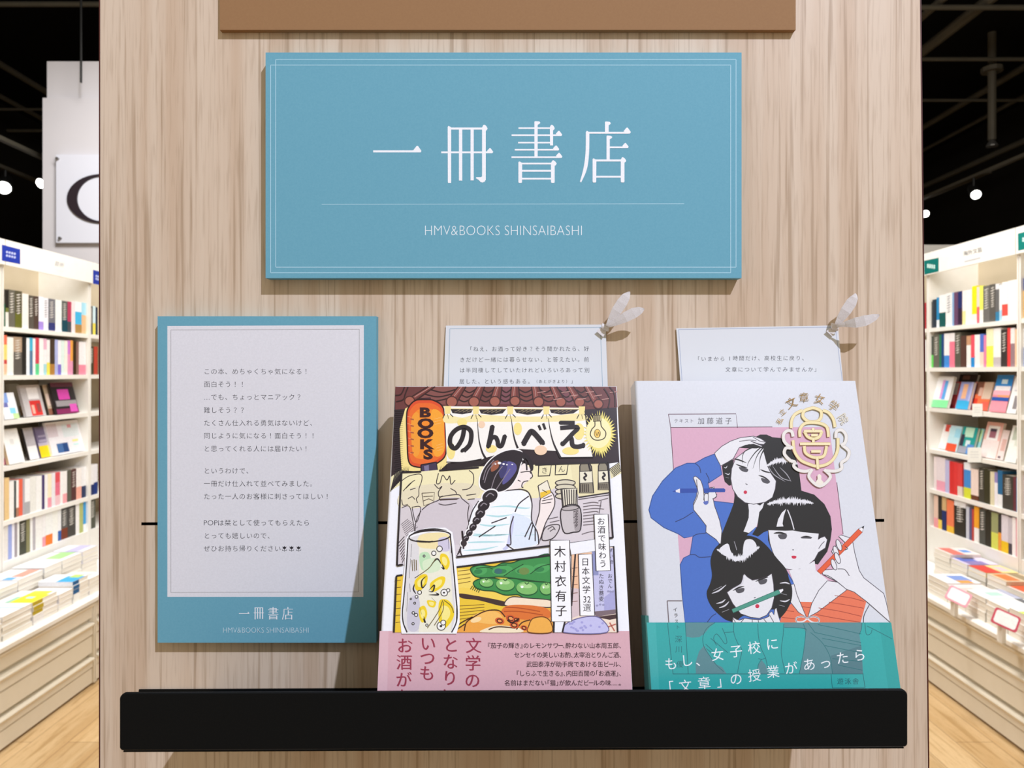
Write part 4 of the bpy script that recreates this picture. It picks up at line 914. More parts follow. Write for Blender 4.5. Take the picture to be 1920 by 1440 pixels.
p.lines([D([(1440, 320), (1490, 325), (1522, 368)]), D([(1340, 360), (1380, 370), (1440, 410)]), D([(1490, 190), (1510, 180), (1490, 160)])], 4, LN)
p.lines([D([(1660, 570), (1625, 640), (1620, 692)])], 4, LN)
# third girl: wavy bob, pencil under the nose
p.poly(D([(650, 130), (715, 95), (790, 86), (880, 105), (950, 160), (1020, 245), (1085, 322), (1105, 390), (1126, 455), (1120, 540), (1080, 620), (1025, 668), (1000, 600), (800, 640), (740, 682), (690, 680), (640, 652), (565, 575), (535, 490), (560, 420), (572, 360), (562, 260), (590, 180)]), HR, True)
p.poly(D([(675, 482), (720, 450), (770, 425), (795, 355), (815, 375), (850, 398), (900, 390), (950, 375), (985, 353), (998, 430), (1002, 520), (985, 590), (950, 640), (900, 662), (840, 655), (770, 630), (715, 560)]), SKN, line=LN, lw=4)
shine(p, D([(605, 185), (640, 205), (690, 232), (740, 250), (790, 240), (840, 210), (880, 180), (900, 170)]), 34, 34, 'e6e5e8', 6, 70); p.poly(D([(625, 180), (680, 145), (700, 195), (715, 225), (680, 235), (640, 215)]), 'e6e5e8', True); p.poly(D([(785, 205), (800, 125), (850, 118), (880, 160), (860, 205), (800, 232)]), 'e6e5e8', True); p.lines([D([(725, 130), (735, 160), (742, 190)])], 4, '9a989e')
p.lines([D([(570, 490), (620, 470), (670, 430)]), D([(580, 470), (640, 440)]), D([(600, 560), (640, 550), (665, 530)]), D([(620, 590), (660, 575), (690, 545)]), D([(640, 620), (690, 600)]), D([(1040, 420), (1080, 415), (1110, 425)]), D([(1050, 490), (1090, 500)]), D([(1040, 540), (1080, 545), (1110, 530)]), D([(1035, 570), (1075, 580)]), D([(790, 360), (780, 420), (720, 455)])], 9, 'd6d4da', True, 'both')
p.lines([D([(715, 472), (755, 450), (796, 440)]), D([(872, 408), (910, 392), (962, 376)])], 9, HR, True, 'both')
p.poly(D([(738, 462), (792, 452), (790, 478), (760, 488), (742, 482)]), '55545a', True); p.poly(D([(895, 402), (950, 390), (945, 418), (912, 428), (898, 420)]), '55545a', True)
p.line(D([(862, 520), (874, 518)]), 5, LN); p.ell(885, 578 + DY, 14, 14, RD)
p.poly(D([(708, 600), (1032, 464), (1046, 490), (718, 624)]), '4f9a86', line='2f6a60', lw=3); p.poly(D([(1032, 464), (1080, 454), (1046, 490)]), 'f0eef0', line=LN, lw=3); p.poly(D([(1062, 458), (1080, 454), (1066, 472)]), HR)
p.poly(D([(712, 692), (716, 655), (738, 668), (760, 675), (800, 662), (840, 668), (900, 672), (940, 660), (965, 650), (968, 625), (985, 615), (1000, 640), (1005, 600), (1018, 590), (1030, 640), (1044, 692)]), SKN, line=LN, lw=4)
p.lines([D([(716, 660), (735, 692)]), D([(790, 668), (770, 692)]), D([(850, 672), (850, 692)]), D([(890, 672), (895, 692)]), D([(930, 668), (950, 692)]), D([(970, 640), (1000, 692)])], 4, LN)
p.lines([D([(262, 540), (365, 540)]), D([(262, 540), (300, 1045)])], 4, '6a5a60', False)
for i, c in enumerate('イラスト'): p.ch(c, 318 + 4 * i, 600 + 41 * i + DY, 32, '4a4550', -.004)
p.up()
# gold foil emblem, its colours paled to paint in the glare
p.build('cover_print', M_film, book2)
g = Print(o2, U2, V2, base=0.0008).crop(1180, 700, 3.692)
G1 = 'efe0ac'; G2 = '9c7a3c'
for c, x, y, sz, r, col in (('私', 1040, 330, 46, -1.0, 'b8924a'), ('立', 1058, 270, 46, -.7, 'a8843e'), ('文', 1120, 205, 78, -.42, '9a7430'), ('章', 1207, 168, 70, -.08, '9a7838'), ('女', 1315, 178, 74, .22, 'a88240'), ('学', 1413, 225, 72, .62, 'b49a6a'), ('院', 1478, 315, 70, 1.0, 'd8cdb0')):
    g.ch(c, x, y, sz, col, 0.0, r)
g.up()
for pts in ([(1250, 245), (1208, 262), (1198, 300), (1230, 332), (1265, 338), (1305, 330), (1325, 300), (1320, 262), (1275, 242), (1250, 245)], [(1118, 382), (1120, 330), (1145, 285), (1195, 258)], [(1420, 375), (1408, 320), (1375, 275), (1335, 258)],
            [(1178, 442), (1178, 390), (1215, 348), (1300, 345), (1362, 372), (1375, 442)], [(1130, 465), (1140, 540), (1180, 600), (1240, 630), (1300, 645), (1365, 630), (1412, 590), (1438, 530), (1440, 450)],
            [(1208, 402), (1230, 440), (1270, 455), (1310, 442), (1330, 402)], [(1208, 505), (1215, 550), (1255, 578), (1300, 585), (1345, 570), (1362, 505)]):
    g.line(pts, 22, 'd0b67a', True); g.line(pts, 17, G1, True)
for pts in ([(1205, 402), (1332, 402)], [(1178, 490), (1388, 490)], [(1255, 430), (1300, 430)], [(1255, 542), (1322, 542)], [(1268, 380), (1270, 402)], [(1270, 455), (1270, 480)], [(1296, 585), (1302, 665)]):
    g.line(pts, 21, 'd4bb80', False); g.line(pts, 16, 'f2e4b6', False)
pale = [[(1130, 440), (1120, 405), (1090, 400), (1065, 425), (1068, 470), (1100, 505), (1130, 520)], [(1115, 520), (1080, 520), (1070, 560), (1110, 605), (1140, 615), (1135, 645), (1165, 670), (1210, 680), (1250, 672)], [(1262, 665), (1240, 720), (1315, 782), (1388, 720), (1345, 668)], [(1355, 675), (1420, 678), (1465, 660), (1465, 620), (1505, 590), (1515, 540), (1470, 500)], [(1425, 450), (1430, 405), (1465, 395), (1495, 430), (1490, 480), (1460, 500)]]
for pts in pale: g.line(pts, 23, 'c9c0b0', True); g.line(pts, 19, 'e9e4dc', True)  # scrolls painted nearly white, as washed out by glare
g.poly([(1285, 760), (1298, 735), (1298, 708), (1312, 700), (1325, 712), (1325, 738), (1340, 758), (1314, 776)], 'eee6d6', True)
g.build('gold_emblem', M_film, book2)['label'] = 'gold foil emblem with arched characters'
# teal paper band, slightly see-through: the drawing shows in darker tones
bd = Print(o2, U2, V2, base=0.0009).crop(1180, 980, 3.692)
TE = '38aaa6'; SL = '5f8d92'; DK = '2e7276'
bd.poly([(118, 691), (1807, 691), (1872, 1150), (1880, 1215), (158, 1215), (150, 1150)], TE)
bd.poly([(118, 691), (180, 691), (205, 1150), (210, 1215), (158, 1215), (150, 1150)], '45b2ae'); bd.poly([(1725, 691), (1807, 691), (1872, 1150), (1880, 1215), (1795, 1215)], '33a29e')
bd.poly([(386, 692), (592, 692), (555, 720), (515, 770), (480, 792), (430, 796), (392, 788)], SL)
bd.poly([(458, 1045), (455, 970), (480, 890), (515, 850), (560, 930), (600, 980), (640, 1000), (670, 1045)], SL); bd.poly([(890, 1045), (890, 985), (912, 950), (940, 985), (958, 1045)], SL)
bd.poly([(1066, 692), (1605, 692), (1602, 730), (1588, 775), (1605, 900), (1612, 1045), (1172, 1045), (1200, 900), (1216, 760), (1205, 732), (1068, 725)], SL)
bd.poly([(1390, 920), (1600, 850), (1612, 1045), (1400, 1045)], '567f86')
bd.lines([[(590, 692), (535, 730), (507, 790), (515, 860), (560, 930), (600, 985), (650, 1030)], [(720, 692), (720, 760), (745, 830), (775, 880), (760, 960), (745, 1040)], [(885, 700), (890, 780), (905, 860), (940, 940), (960, 1040)], [(1065, 700), (1060, 780), (1048, 900), (1075, 1040)], [(880, 1040), (890, 980), (912, 945)], [(655, 760), (720, 755)], [(600, 850), (580, 800), (600, 770), (630, 800), (655, 835), (672, 830), (665, 790), (640, 730)], [(525, 840), (580, 890)], [(530, 870), (590, 920)], [(560, 800), (680, 900)], [(1068, 725), (1205, 732), (1216, 760), (1200, 900), (1172, 1045)], [(1250, 760), (1330, 830), (1385, 930), (1400, 1045)], [(1200, 700), (1215, 740)], [(1230, 692), (1280, 760)], [(890, 940), (915, 945), (940, 935)]], 4, DK)
bd.lines([[(1300, 705), (1420, 730), (1600, 770)], [(1280, 760), (1600, 830)], [(1330, 800), (1600, 850)], [(1350, 850), (1600, 900)], [(1400, 940), (1605, 960)], [(1440, 985), (1608, 1020)], [(1640, 715), (1720, 755), (1815, 805)], [(1605, 692), (1600, 740), (1585, 775)], [(1625, 692), (1635, 770), (1665, 768), (1675, 740)]], 4, DK)
bd.lines([[(262, 692), (300, 1046)], [(300, 1046), (1615, 1046)], [(385, 692), (405, 1045)], [(1392, 1050), (1400, 1142)], [(1400, 1142), (1625, 1140)], [(1612, 1046), (1626, 1140)]], 4, DK, False)
for c, x, y, sz in (('ト', 333, 722, 32), ('深', 338, 805, 52), ('川', 340, 875, 52), ('優', 348, 978, 50)): bd.ch(c, x, y, sz, DK, -.002)
for i, c in enumerate('遊泳舎'): bd.ch(c, 1455 + 53 * i, 1096, 46, '2a6268', 0.0)
bd.up()
for c, x, y in (('も', 285, 975), ('し', 395, 952), ('、', 498, 950), ('女', 607, 912), ('子', 735, 888), ('校', 860, 864), ('に', 985, 838), ('「', 262, 1140), ('文', 385, 1128), ('章', 515, 1108), ('」', 645, 1095), ('の', 735, 1080), ('授', 862, 1055), ('業', 990, 1030), ('が', 1115, 1005), ('あ', 1240, 980), ('っ', 1352, 968), ('た', 1470, 935), ('ら', 1588, 915)):
    bd.ch(c, x, y, 92, 'f5f8f8', 0.0, -.10)
bd.up()
ob = bd.build('paper_band', M_film, book2); ob['label'] = 'teal paper band with white lettering'
# the band also wraps the spine
m = MB(); t2 = 0.0170; L2 = .1820
hb = 0.0169 + .1651 * (1291 - 1167) / 577.0 * 1.0
T = lambda x, y, z: M2 @ Vector((x, y, z))
e = 0.0005
m.quad(T(-e, t2 - .002, 0.001), T(-e, 0.0016, 0.001), T(-e, 0.0016, hb), T(-e, t2 - .002, hb), TE)
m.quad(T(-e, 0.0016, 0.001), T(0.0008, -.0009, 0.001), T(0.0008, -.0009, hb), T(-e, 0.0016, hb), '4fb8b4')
m.quad(T(-e, t2 - .002, 0.001), T(-e, t2 - .002, hb), T(0, t2 - .002, hb), T(0, t2 - .002, .001), TE)
ob = m.build('spine_band', M_film, book2); ob['label'] = 'teal paper band folded round the spine'

# ------------------------------------------------------------------ the shop behind: two bookcases along the aisles
XS = 2.37      # shelf fronts, left and right of the aisle
XB = 2.00      # drawer fronts
XK = 2.66      # bookcase backs
ORD = ['', 'first', 'second', 'third', 'fourth', 'fifth', 'sixth', 'seventh', 'eighth', 'ninth', 'tenth', 'eleventh', 'twelfth', 'thirteenth', 'fourteenth', 'fifteenth', 'sixteenth', 'seventeenth', 'eighteenth', 'nineteenth', 'twentieth', 'twenty-first', 'twenty-second', 'twenty-third', 'twenty-fourth']
SIDE = {-1: 'left', 1: 'right'}
ROWN = ['top', 'second', 'third', 'fourth', 'fifth', 'bottom']
def yx(px, X): return X * F / abs(px - CX)
def frame(side, X, y, z):
    """local frame facing the aisle: x runs the way pixels run, y into the shelf, z up"""
    return Matrix(((0, side, 0, side * X), (-side, 0, 0, y), (0, 0, 1, z), (0, 0, 0, 1)))
NAMED = {'white': 'f2f2f0', 'light grey': 'c4c4c6', 'grey': '8c8a88', 'dark grey': '5a5854', 'black': '2c2a28', 'dark brown': '503c34', 'brown': '8a6444', 'tan': 'cfa878', 'cream': 'f0e4c8', 'red': 'd83c38', 'dark red': '6a3436', 'orange': 'ee8438', 'coral': 'ec7258', 'yellow': 'f2de3c', 'pale yellow': 'eeeaa0', 'lime green': 'c8e45c', 'green': '58cc68', 'dark green': '2f6a4c', 'olive': '77764c', 'teal': '2c6a6c', 'turquoise': '48b0b4', 'light blue': 'a8d8f0', 'blue': '3c8cd4', 'navy': '2c3a70', 'lilac': 'b4b4e4', 'purple': '74588c', 'pink': 'f0a4b8', 'pale pink': 'f2dede', 'magenta': 'd050a8', 'crimson': 'b84060'}
def cname(h):
    r = [int(h[i:i + 2], 16) for i in (0, 2, 4)]
    return min(NAMED, key=lambda n: sum((a - int(NAMED[n][2 * i:2 * i + 2], 16)) ** 2 for i, a in enumerate(r)))
_used = set()
def uniq(l):
    assert l not in _used, l
    _used.add(l); return l

def extrude(b, prof, side, y0, y1, X, col='ffffff'):
    """profile of (inward, z) pairs swept along the aisle"""
    n = len(prof)
    A = [(side * (X + i), y0, z) for i, z in prof]; B = [(side * (X + i), y1, z) for i, z in prof]
    for k in range(n):
        q = (A[k], A[(k + 1) % n], B[(k + 1) % n], B[k])
        b.quad(*(q if side > 0 else q[::-1]), col)
    b.poly(A if side < 0 else A[::-1], col); b.poly(B if side > 0 else B[::-1], col)
def sbox(b, side, X0, X1, y0, y1, z0, z1, col='ffffff'):
    xs = sorted((side * X0, side * X1)); b.box((xs[0], y0, z0), (xs[1], y1, z1), col)

ZL = [HC + v for v in (.214, -.0136, -.2256, -.441, -.697, -.8875)]
ZR = [HC + v for v in (.250, .026, -.200, -.435, -.660, -.872)]
HEAD = {-1: (HC + .500, HC + .617), 1: (HC + .552, HC + .676)}
def bookcase(side, y0, y1, Z, label, draw=None, tagcol=None, tag_px=None):
    root = empty('bookcase', (side * (XS + XK) / 2, (y0 + y1) / 2, 0)); tag(root, uniq(label), 'bookcase', 'white bookcases along the aisles')
    hz0, hz1 = HEAD[side]
    for ya, yb in ((y0 + .0006, y0 + .012), (y1 - .012, y1 - .0006)):
        b = MB(); sbox(b, side, XS, XK, ya, yb, 0, hz1 - .01)
        yi = yb if ya < (y0 + y1) / 2 else ya
        b.build('upright', M_white, root)
    b = MB(); sbox(b, side, XK - .012, XK, y0 + .012, y1 - .012, 0, hz1 - .01); b.build('back_panel', M_backp, root)
    b = MB()
    for k in range(46): sbox(b, side, XK - .0125, XK - .0118, (y0 + y1) / 2 - .008, (y0 + y1) / 2 + .008, .7 + k * .03, .7 + k * .03 + .012)
    b.build('slot_strip', M_slotg, root)
    for z in Z[:5]:
        b = MB(); sbox(b, side, XS + .002, XK - .013, y0 + .0125, y1 - .0125, z - .022, z); b.build('shelf', M_white, root)
    b = MB(); sbox(b, side, XS + .002, XK - .013, y0 + .0125, y1 - .0125, 0.0, Z[5]); b.build('base_board', M_white, root)
    b = MB(); sbox(b, side, XS - .016, XS - .002, y0 + .001, y1 - .001, hz0, hz1); h = b.build('header_board', M_white, root)
    U, V = (0, -side, 0), (0, 0, 1)
    if tag_px:
        pr = Print((side * (XS - .0165), 0, 0), U, V); pr.poly(tag_px, tagcol)
        (xa, ya), (xb, yb) = tag_px[0], tag_px[2]
        w = xb - xa
        rr_ = random.Random(4)
        for r_ in range(2):
            for k in range(4): pr.ell(xa + w * (.28 + .14 * k), ya + (yb - ya) * (.38 + .18 * r_ + .03 * k), w * .06, 2.2, 'b9c2e8' if side < 0 else 'c8e4e0', .2)
        pr.build('category_tag', M_print, h)
    if draw:
        pr = Print((side * (XS - .0165), 0, 0), U, V); draw(pr); pr.build('lettering', M_print, h)
    return root
M_slotg = mat('grey_slots', '8a7f68', 0.7)

def drawer_base(side, y0, y1, label):
    root = empty('drawer_base', (side * 2.2, (y0 + y1) / 2, 0)); tag(root, uniq(label), 'drawer base', 'ivory drawer bases below the bookcases')
    b = MB(); sbox(b, side, XB + .032, XS - .003, y0, y1, .012, .40); b.build('body', M_ivory, root)
    b = MB(); sbox(b, side, XB + .06, XS - .003, y0, y1, 0, .012); b.build('plinth', M_dark, root)
    for z0, z1 in ((.014, .136), (.158, .302), (.326, .398)):
        zm = (z0 + z1) / 2 + .012
        b = MB(); pf = [(.032, z0), (.012, z0)]
        if z1 - z0 > .1: pf += [(.012, zm - .005), (.017, zm - .003), (.017, zm + .002), (.008, zm + .004)]
        pf += [(.008, z1 - .022), (.0, z1 - .014), (-.002, z1 - .006), (.002, z1), (.032, z1)]
        extrude(b, pf, side, y0 + .012, y1 - .012, XB); b.build('drawer', M_ivory, root)
    b = MB(); extrude(b, [(.0, .402), (-.012, .406), (-.014, .424), (-.008, .430), (.367, .430), (.367, .402)], side, y0, y1, XB); b.build('display_top', M_white, root)
    for yy in (y0 + .005, y1 - .005):
        b = MB(); sbox(b, side, XB + .004, XB + .031, yy - .005, yy + .005, .012, .40); b.build('end_strip', M_ivory, root)
    return root

def dl(p):
    p.crop(0, 440, 10.1); p.ch('芸', 1080, 548, 95, '9a9aa0', 0, .22); p.ch('術', 1170, 572, 90, 'a2a2a8', 0, .22); p.line([(1060, 665), (1210, 700)], 8, 'dcdce2')
def drt(p):
    p.crop(1720, 420, 3.79)
    for i, c in enumerate('海外文芸'): p.ch(c, 342 + 34 * i, 208 - 8 * i, 36, '4a4a50', 0.006, -.22)
    p.up(); p.line([(335, 268), (448, 240)], 7, 'b0b0b6')
bookcase(-1, 3.438, 4.150, ZL, 'white bookcase on the left with the whole blue tag and full shelves', dl, '2438a0', [(3.5, 458.5), (38, 467.5), (38, 495.5), (3.5, 488.5)])
bookcase(-1, 4.152, 4.864, ZL, 'far white bookcase on the left, partly hidden by the oak panel', None, '2a3a9c', [(174.5, 506), (196, 511), (196, 536), (174.5, 532)])
bookcase(-1, 2.724, 3.436, ZL, 'near white bookcase at the left edge of the picture')
bookcase(1, 3.460, 4.214, ZR, 'white bookcase on the right under the grey foreign literature heading', drt, '0f6e68', [(1732, 489), (1760, 483), (1760, 509), (1733, 515)])
bookcase(1, 4.216, 4.970, ZR, 'far white bookcase on the right, nearly hidden behind the oak panel')
bookcase(1, 2.704, 3.458, ZR, 'near white bookcase at the right edge with a green tag', None, '0f7a72', [(1908.5, 438), (1945, 428), (1945, 462), (1909, 470)])
drawer_base(-1, 2.74, 3.555, 'ivory drawer base on the left below the near flat book piles')
drawer_base(-1, 3.560, 4.400, 'ivory drawer base on the left, mostly hidden behind the oak panel')
drawer_base(1, 2.66, 3.66, 'ivory drawer base on the right with two price cards above it')
drawer_base(1, 3.665, 4.500, 'ivory drawer base on the right, hidden behind the oak panel edge')

# ---- standing books: pixel span, height in mm, colours from the foot up (hex:share), t = pale title marks
BAYS = {-1: [(2.724, 3.436), (3.438, 4.150), (4.152, 4.864)], 1: [(2.704, 3.458), (3.460, 4.214), (4.216, 4.970)]}
def bay(side, y):
    lo, hi = min(BAYS[side], key=lambda q: abs((q[0] + q[1]) / 2 - y))
    return lo + .0135, hi - .0135
def shelf_book(side, row, k, n, px0, px1, hmm, segs, Z, extra=0.0, place=None):
    X = XS + .012 + extra
    a, b_ = sorted((yx(px0, XS), yx(px1, XS)))
    lo, hi = bay(side, (a + b_) / 2)
    a = max(a, lo); b_ = min(b_, hi)
    a += .0006; b_ -= .0006
    th = b_ - a; z = Z[row] + .0006; h = min(hmm / 1000, Z[row - 1] - .0225 - z - .002) if row else hmm / 1000
    t = segs.endswith('*'); parts = []
    for sg in segs.rstrip('*').split('/'):
        c, _, f = sg.partition(':'); parts.append((c, float(f) if f else None))
    rest = 1 - sum(f for _, f in parts if f); nn = sum(1 for _, f in parts if f is None)
    parts = [(c, f if f else rest / nn) for c, f in parts]
    M = frame(side, X, b_ if side > 0 else a, z)
    D_ = .128; m = MB(); z0 = 0; k_ = min(.0012, th * .2)
    for c, f in parts:
        z1 = z0 + h * f
        m.box((0, 0, z0), (th, k_, z1), c, M=M); m.box((0, k_, z0), (k_, D_, z1), c, M=M); m.box((th - k_, k_, z0), (th, D_, z1), c, M=M)
        z0 = z1
    main = max(parts, key=lambda p_: p_[1])[0]
    if t:
        rr_ = random.Random(int(px0 * 7) + row); zz = h * .93; lum = sum(int(main[i:i + 2], 16) for i in (0, 2, 4))
        mc = 'd8d4cc' if lum < 380 else '8a8a90'
        while zz > h * .42:
            s_ = h * rr_.uniform(.035, .06); w_ = th * rr_.uniform(.22, .32); cx = th * .5
            m.box((cx - w_, -.0003, zz - s_), (cx + w_ * .3, -.0001, zz - s_ * .55), mc, M=M); m.box((cx - w_ * .2, -.0003, zz - s_ * .5), (cx + w_, -.0001, zz - s_ * .2), mc, M=M)
            zz -= s_ * 1.35
    name = f"{cname(main)} book"
    oth = [cname(c) for c, f in parts if cname(c) != cname(main)]
    w_ = f" with {' and '.join(list(dict.fromkeys(oth))[:2])}" if oth else (' with pale lettering' if t else '')
    where = place or f"{ORD[k]} from left on {ROWN[row]} shelf, {SIDE[side]} bookcase"
    lab = f"{name}{w_}, {where}"
    o = m.build('book', M_bgbook, None, M @ Vector((th / 2, D_ / 2, 0)))
    tag(o, uniq(lab), 'book', f"books on the {ROWN[row]} shelf of the {SIDE[side]} bookcase")
    g = MB(); g.box((k_ + .0002, k_ + .0004, .002), (th - k_ - .0002, D_ - .002, h - .0025), M=M); g.build('page_block', M_bgpage, o)

def rowof(side, row, Z, text):
    it = [l.split() for l in text.strip().split('|')]
    for k, (a, b_, h, sg) in enumerate(it, 1): shelf_book(side, row, k, len(it), float(a), float(b_), float(h), sg, Z)

rowof(-1, 0, ZL, "6 10.5 172 3cc88c:.6/cfc8c8 | 10.5 15 176 1f5a3f:.6/4a463e | 15 21 172 e4e2dc:.4/70763c:.12/2d2a26 | 21 33 178 6a675c* | 33 46 178 66682c:.4/59543f* | 46 58 170 f3efe8 | 58 68 166 5c564e* | 68 77 166 54443c* | 77 86 168 a98fe0:.25/f0f0fa | 86 95 166 efeef6* | 95 108 165 3a3f78:.25/74747c* | 108 120 166 ecf2f0 | 120 131 165 1f4a58:.45/5c605c* | 131 138 166 4a5058:.35/b84060 | 138 145 166 f4e2e6 | 145 157 172 b08a50:.28/4ab8e8:.4/f0f4f8 | 157 166 172 e4bc90:.6/a8dcf0")
rowof(-1, 1, ZL, "5 12 184 f0e070:.3/e8f4fa | 12 18 188 f0c0a0:.28/c84a48:.1/e8d878:.38/f07858 | 18 30 180 f4f2ec | 30 46 184 5f5a54:.6/b09880* | 46 54 184 2e2b28 | 54 60 182 f0f4fa | 60 66 184 5a80a0:.65/48b4d8 | 66 71 182 f2f4f6 | 71 78 186 60d090:.3/d04858 | 78 86 184 f6f4f4 | 86 92 184 a8d8e0:.3/f0eef2:.4/e8b8d0 | 92 98 180 f0e060:.35/f2eef0 | 98 107 186 b08040:.3/4a3c30 | 107 113 184 b0b8e8 | 113 119 182 8070d0:.3/f2f2fa | 119 125 182 def0ec | 125 131 182 f8f0e8 | 131 136 184 e8a0c4:.6/d080d8 | 136 141 186 e8a0c0:.4/f0a850 | 141 147 182 40301c | 147 152 182 8a6860 | 152 165 182 f090a8:.3/f2eef2")
rowof(-1, 4, ZL, "5 13 196 8a5a30:.45/c89060 | 13 22 198 e8c890 | 22 31 178 f4f2f0 | 31 35 176 404848 | 35 40 176 b08068:.25/f6f4f2 | 40 47 178 e86850 | 47 51 178 b8b0b8 | 51 61 172 b0b0b4:.35/f4f4f6 | 61 72 176 eaeae6 | 72 83 174 f4f4f4 | 83 88 174 4a3c70 | 88 94 172 f6f4f6 | 94 101 172 f0a0b0:.3/f8eccc | 101 108 172 eceaf0 | 108 117 172 f0c8d0:.3/e87890:.4/e05860 | 117 122 170 f6f6f6 | 122 130 168 f2a8b0:.3/f4f2f2 | 130 138 170 5e5e54 | 138 147 170 5a3838* | 147 157 168 f0b0a0:.4/f6f2f0 | 157 166 170 27355a:.38/f2f2f4")
rowof(-1, 5, ZL, "5 12 172 efece8 | 12 20 170 e6e2de | 20 27 176 9aa8e0 | 27 32 176 f0eef8 | 32 37 178 a098a0 | 37 41 176 f6f4f2 | 41 54 170 45453a* | 54 61 180 8a8660 | 61 66 180 f4f0f0 | 66 71 182 b8b0b8 | 71 84 178 f2eeee | 84 90 182 f0a0b0:.3/f4f0f2 | 90 103 184 f08030:.32/f4f4f2 | 103 113 186 f6f6f0 | 113 119 190 3060a8:.32/f4f4f4 | 119 131 190 7a3c28:.35/5a5a58* | 131 146 188 4a4846* | 146 153 182 f6f4f4 | 153 160 184 b8c078 | 160 166 184 eef2f6:.25/3a9ad8")
rowof(1, 0, ZR, "1744 1752 160 2a3440 | 1752 1757 168 e8eef2:.25/2f8ac0 | 1757 1769 178 1f5a58:.45/f2f2f4 | 1769 1781 182 f0f0f0* | 1781 1784.5 180 8ab0d8 | 1784.5 1792 180 6a4a68 | 1792 1800 180 3a2840:.5/2c3468 | 1800 1806 180 f2e4a0:.4/f4ecec | 1806 1818 180 f2f0f0 | 1818 1827 194 f4f2ea:.25/f4e428 | 1827 1832 186 e86878:.45/ecd8d0 | 1832 1839 188 f2f2ec:.35/eef06a | 1839 1851 184 706e6a* | 1851 1862 186 5e5c58* | 1862 1869 184 3a80a8:.25/6a6a6a:.6/e8e8ec | 1869 1874 174 a8d4ee:.3/f2f4f6 | 1874 1885 186 f2f0ee:.12/e85850:.3/f4f4f2 | 1885 1902 188 f5f5f3")
rowof(1, 1, ZR, "1746 1757 184 6a685f* | 1757 1761 184 2f7a5a | 1761 1766 184 2a4a80 | 1766 1776 186 4a90e0:.35/f2f2f6 | 1776 1786 186 f08098:.75/f2eef0 | 1786 1797 186 5e5c52* | 1797 1808 166 5a4038 | 1808 1816 164 f2f0ee:.7/c89a78 | 1816 1823 166 2f8ad0:.3/e85868 | 1823 1833 166 f0f0f2 | 1833 1840 168 f0d8c8:.45/5a78d0 | 1840 1845 160 e888b0 | 1845 1858 190 e8f060:.55/f2f0c8 | 1858 1872 190 c4bcc0:.25/f4f4f4 | 1872 1884 180 403a38* | 1884 1890 186 e84848 | 1890 1898 184 9a8088:.6/eeeaea | 1898 1902.5 176 f4c8a8")
rowof(1, 4, ZR, "1747 1752 184 f2e6ea | 1752 1768 186 f0a8c0:.3/eadfe6 | 1768 1776 178 c0c0e8 | 1776 1784 176 d83838 | 1784 1791 176 e04040 | 1791 1800 174 e8d8d0:.3/e04848 | 1803 1816 186 d8e040:.3/4a90d8:.5/eef2f8 | 1816 1830 160 6a3c28:.16/f0dcd4 | 1831 1841 174 45423a* | 1841 1852 172 3c3a28 | 1852 1860 166 e0d8b8 | 1860 1866 166 f0eef6:.7/9a90c8 | 1866 1875 180 eef0f2:.35/2f6a98 | 1875 1895 164 45423c* | 1895 1901 164 6a3840 | 1901 1906 162 3a98d0")
rowof(1, 5, ZR, "1747 1755 178 f0a0a8:.3/e8c8b8 | 1755 1762 182 f0d060:.28/3a3530 | 1762 1770 182 28356a:.6/d0b080 | 1771 1784 176 f0c040:.2/f08058 | 1785 1806 184 33302a:.85/eeeef0* | 1807 1813 168 c8ccd8 | 1813 1818 166 5a5a80 | 1818 1822 164 c04840 | 1822 1831 182 f2f0ec:.4/f0a830 | 1832 1843 178 4e504a* | 1843 1854 178 2f2c22 | 1854 1867 178 d8e060:.45/9aa070 | 1867 1873 176 f0a040:.5/3a3838 | 1873 1886 180 f0c820:.3/e0dce4 | 1886 1893 176 4a4650:.3/c8c4cc | 1893 1900 182 f6f4f4 | 1900 1906 182 e8a0b0")
rowof_far = ((-1, 0, 172, 178, 160, '5a5a5c*'), (-1, 0, 178, 183, 162, 'f0e060:.4/d8f0f8'), (-1, 0, 183, 187, 158, '2c3a50'), (-1, 1, 172, 180, 160, '4a4430*'), (-1, 1, 180, 187, 160, 'c04838'), (-1, 4, 172, 180, 170, '27356a:.35/f2f2f4'), (-1, 4, 180, 187, 170, '203a80:.4/f0f0f6'), (-1, 5, 173, 183, 190, '55584e*'),
             (1, 0, 1727, 1733, 150, 'b03a40'), (1, 1, 1728, 1735, 160, 'd8d4d4'))
for i, (sd, r, a, c, h, sg) in enumerate(rowof_far):
    shelf_book(sd, r, 0, 0, a, c, h, sg, ZL if sd < 0 else ZR, 0, f"{['first', 'second', 'third'][[q[:2] for q in rowof_far[:i]].count((sd, r))]} beside the upright, {ROWN[r]} shelf, far {SIDE[sd]} bookcase")
for i, (sd, r, a, c, h, sg) in enumerate(((-1, 0, -8, 1.5, 172, '40c890:.4/bfe8f4'), (1, 0, 1914, 1922, 186, 'eebf6a:.7/2448a0'), (1, 1, 1914, 1924, 176, 'a8b8e0:.5/f2f2f4'), (1, 4, 1914, 1925, 180, 'd8c8cc'), (1, 5, 1914, 1925, 180, 'd0ccc8'))):
    shelf_book(sd, r, 0, 0, a, c, h, sg, ZL if sd < 0 else ZR, 0, f"at picture edge, {ROWN[r]} shelf, near {SIDE[sd]} bookcase")
# the two black-spined books that touch the right upright
shelf_book(1, 0, 0, 0, 1741.8, 1744, 150, '3a3836', ZR, 0, 'against the far upright, top shelf, right bookcase')
shelf_book(1, 1, 0, 0, 1741.8, 1746, 178, '58cc50:.4/303830', ZR, 0, 'against the far upright, second shelf, right bookcase')

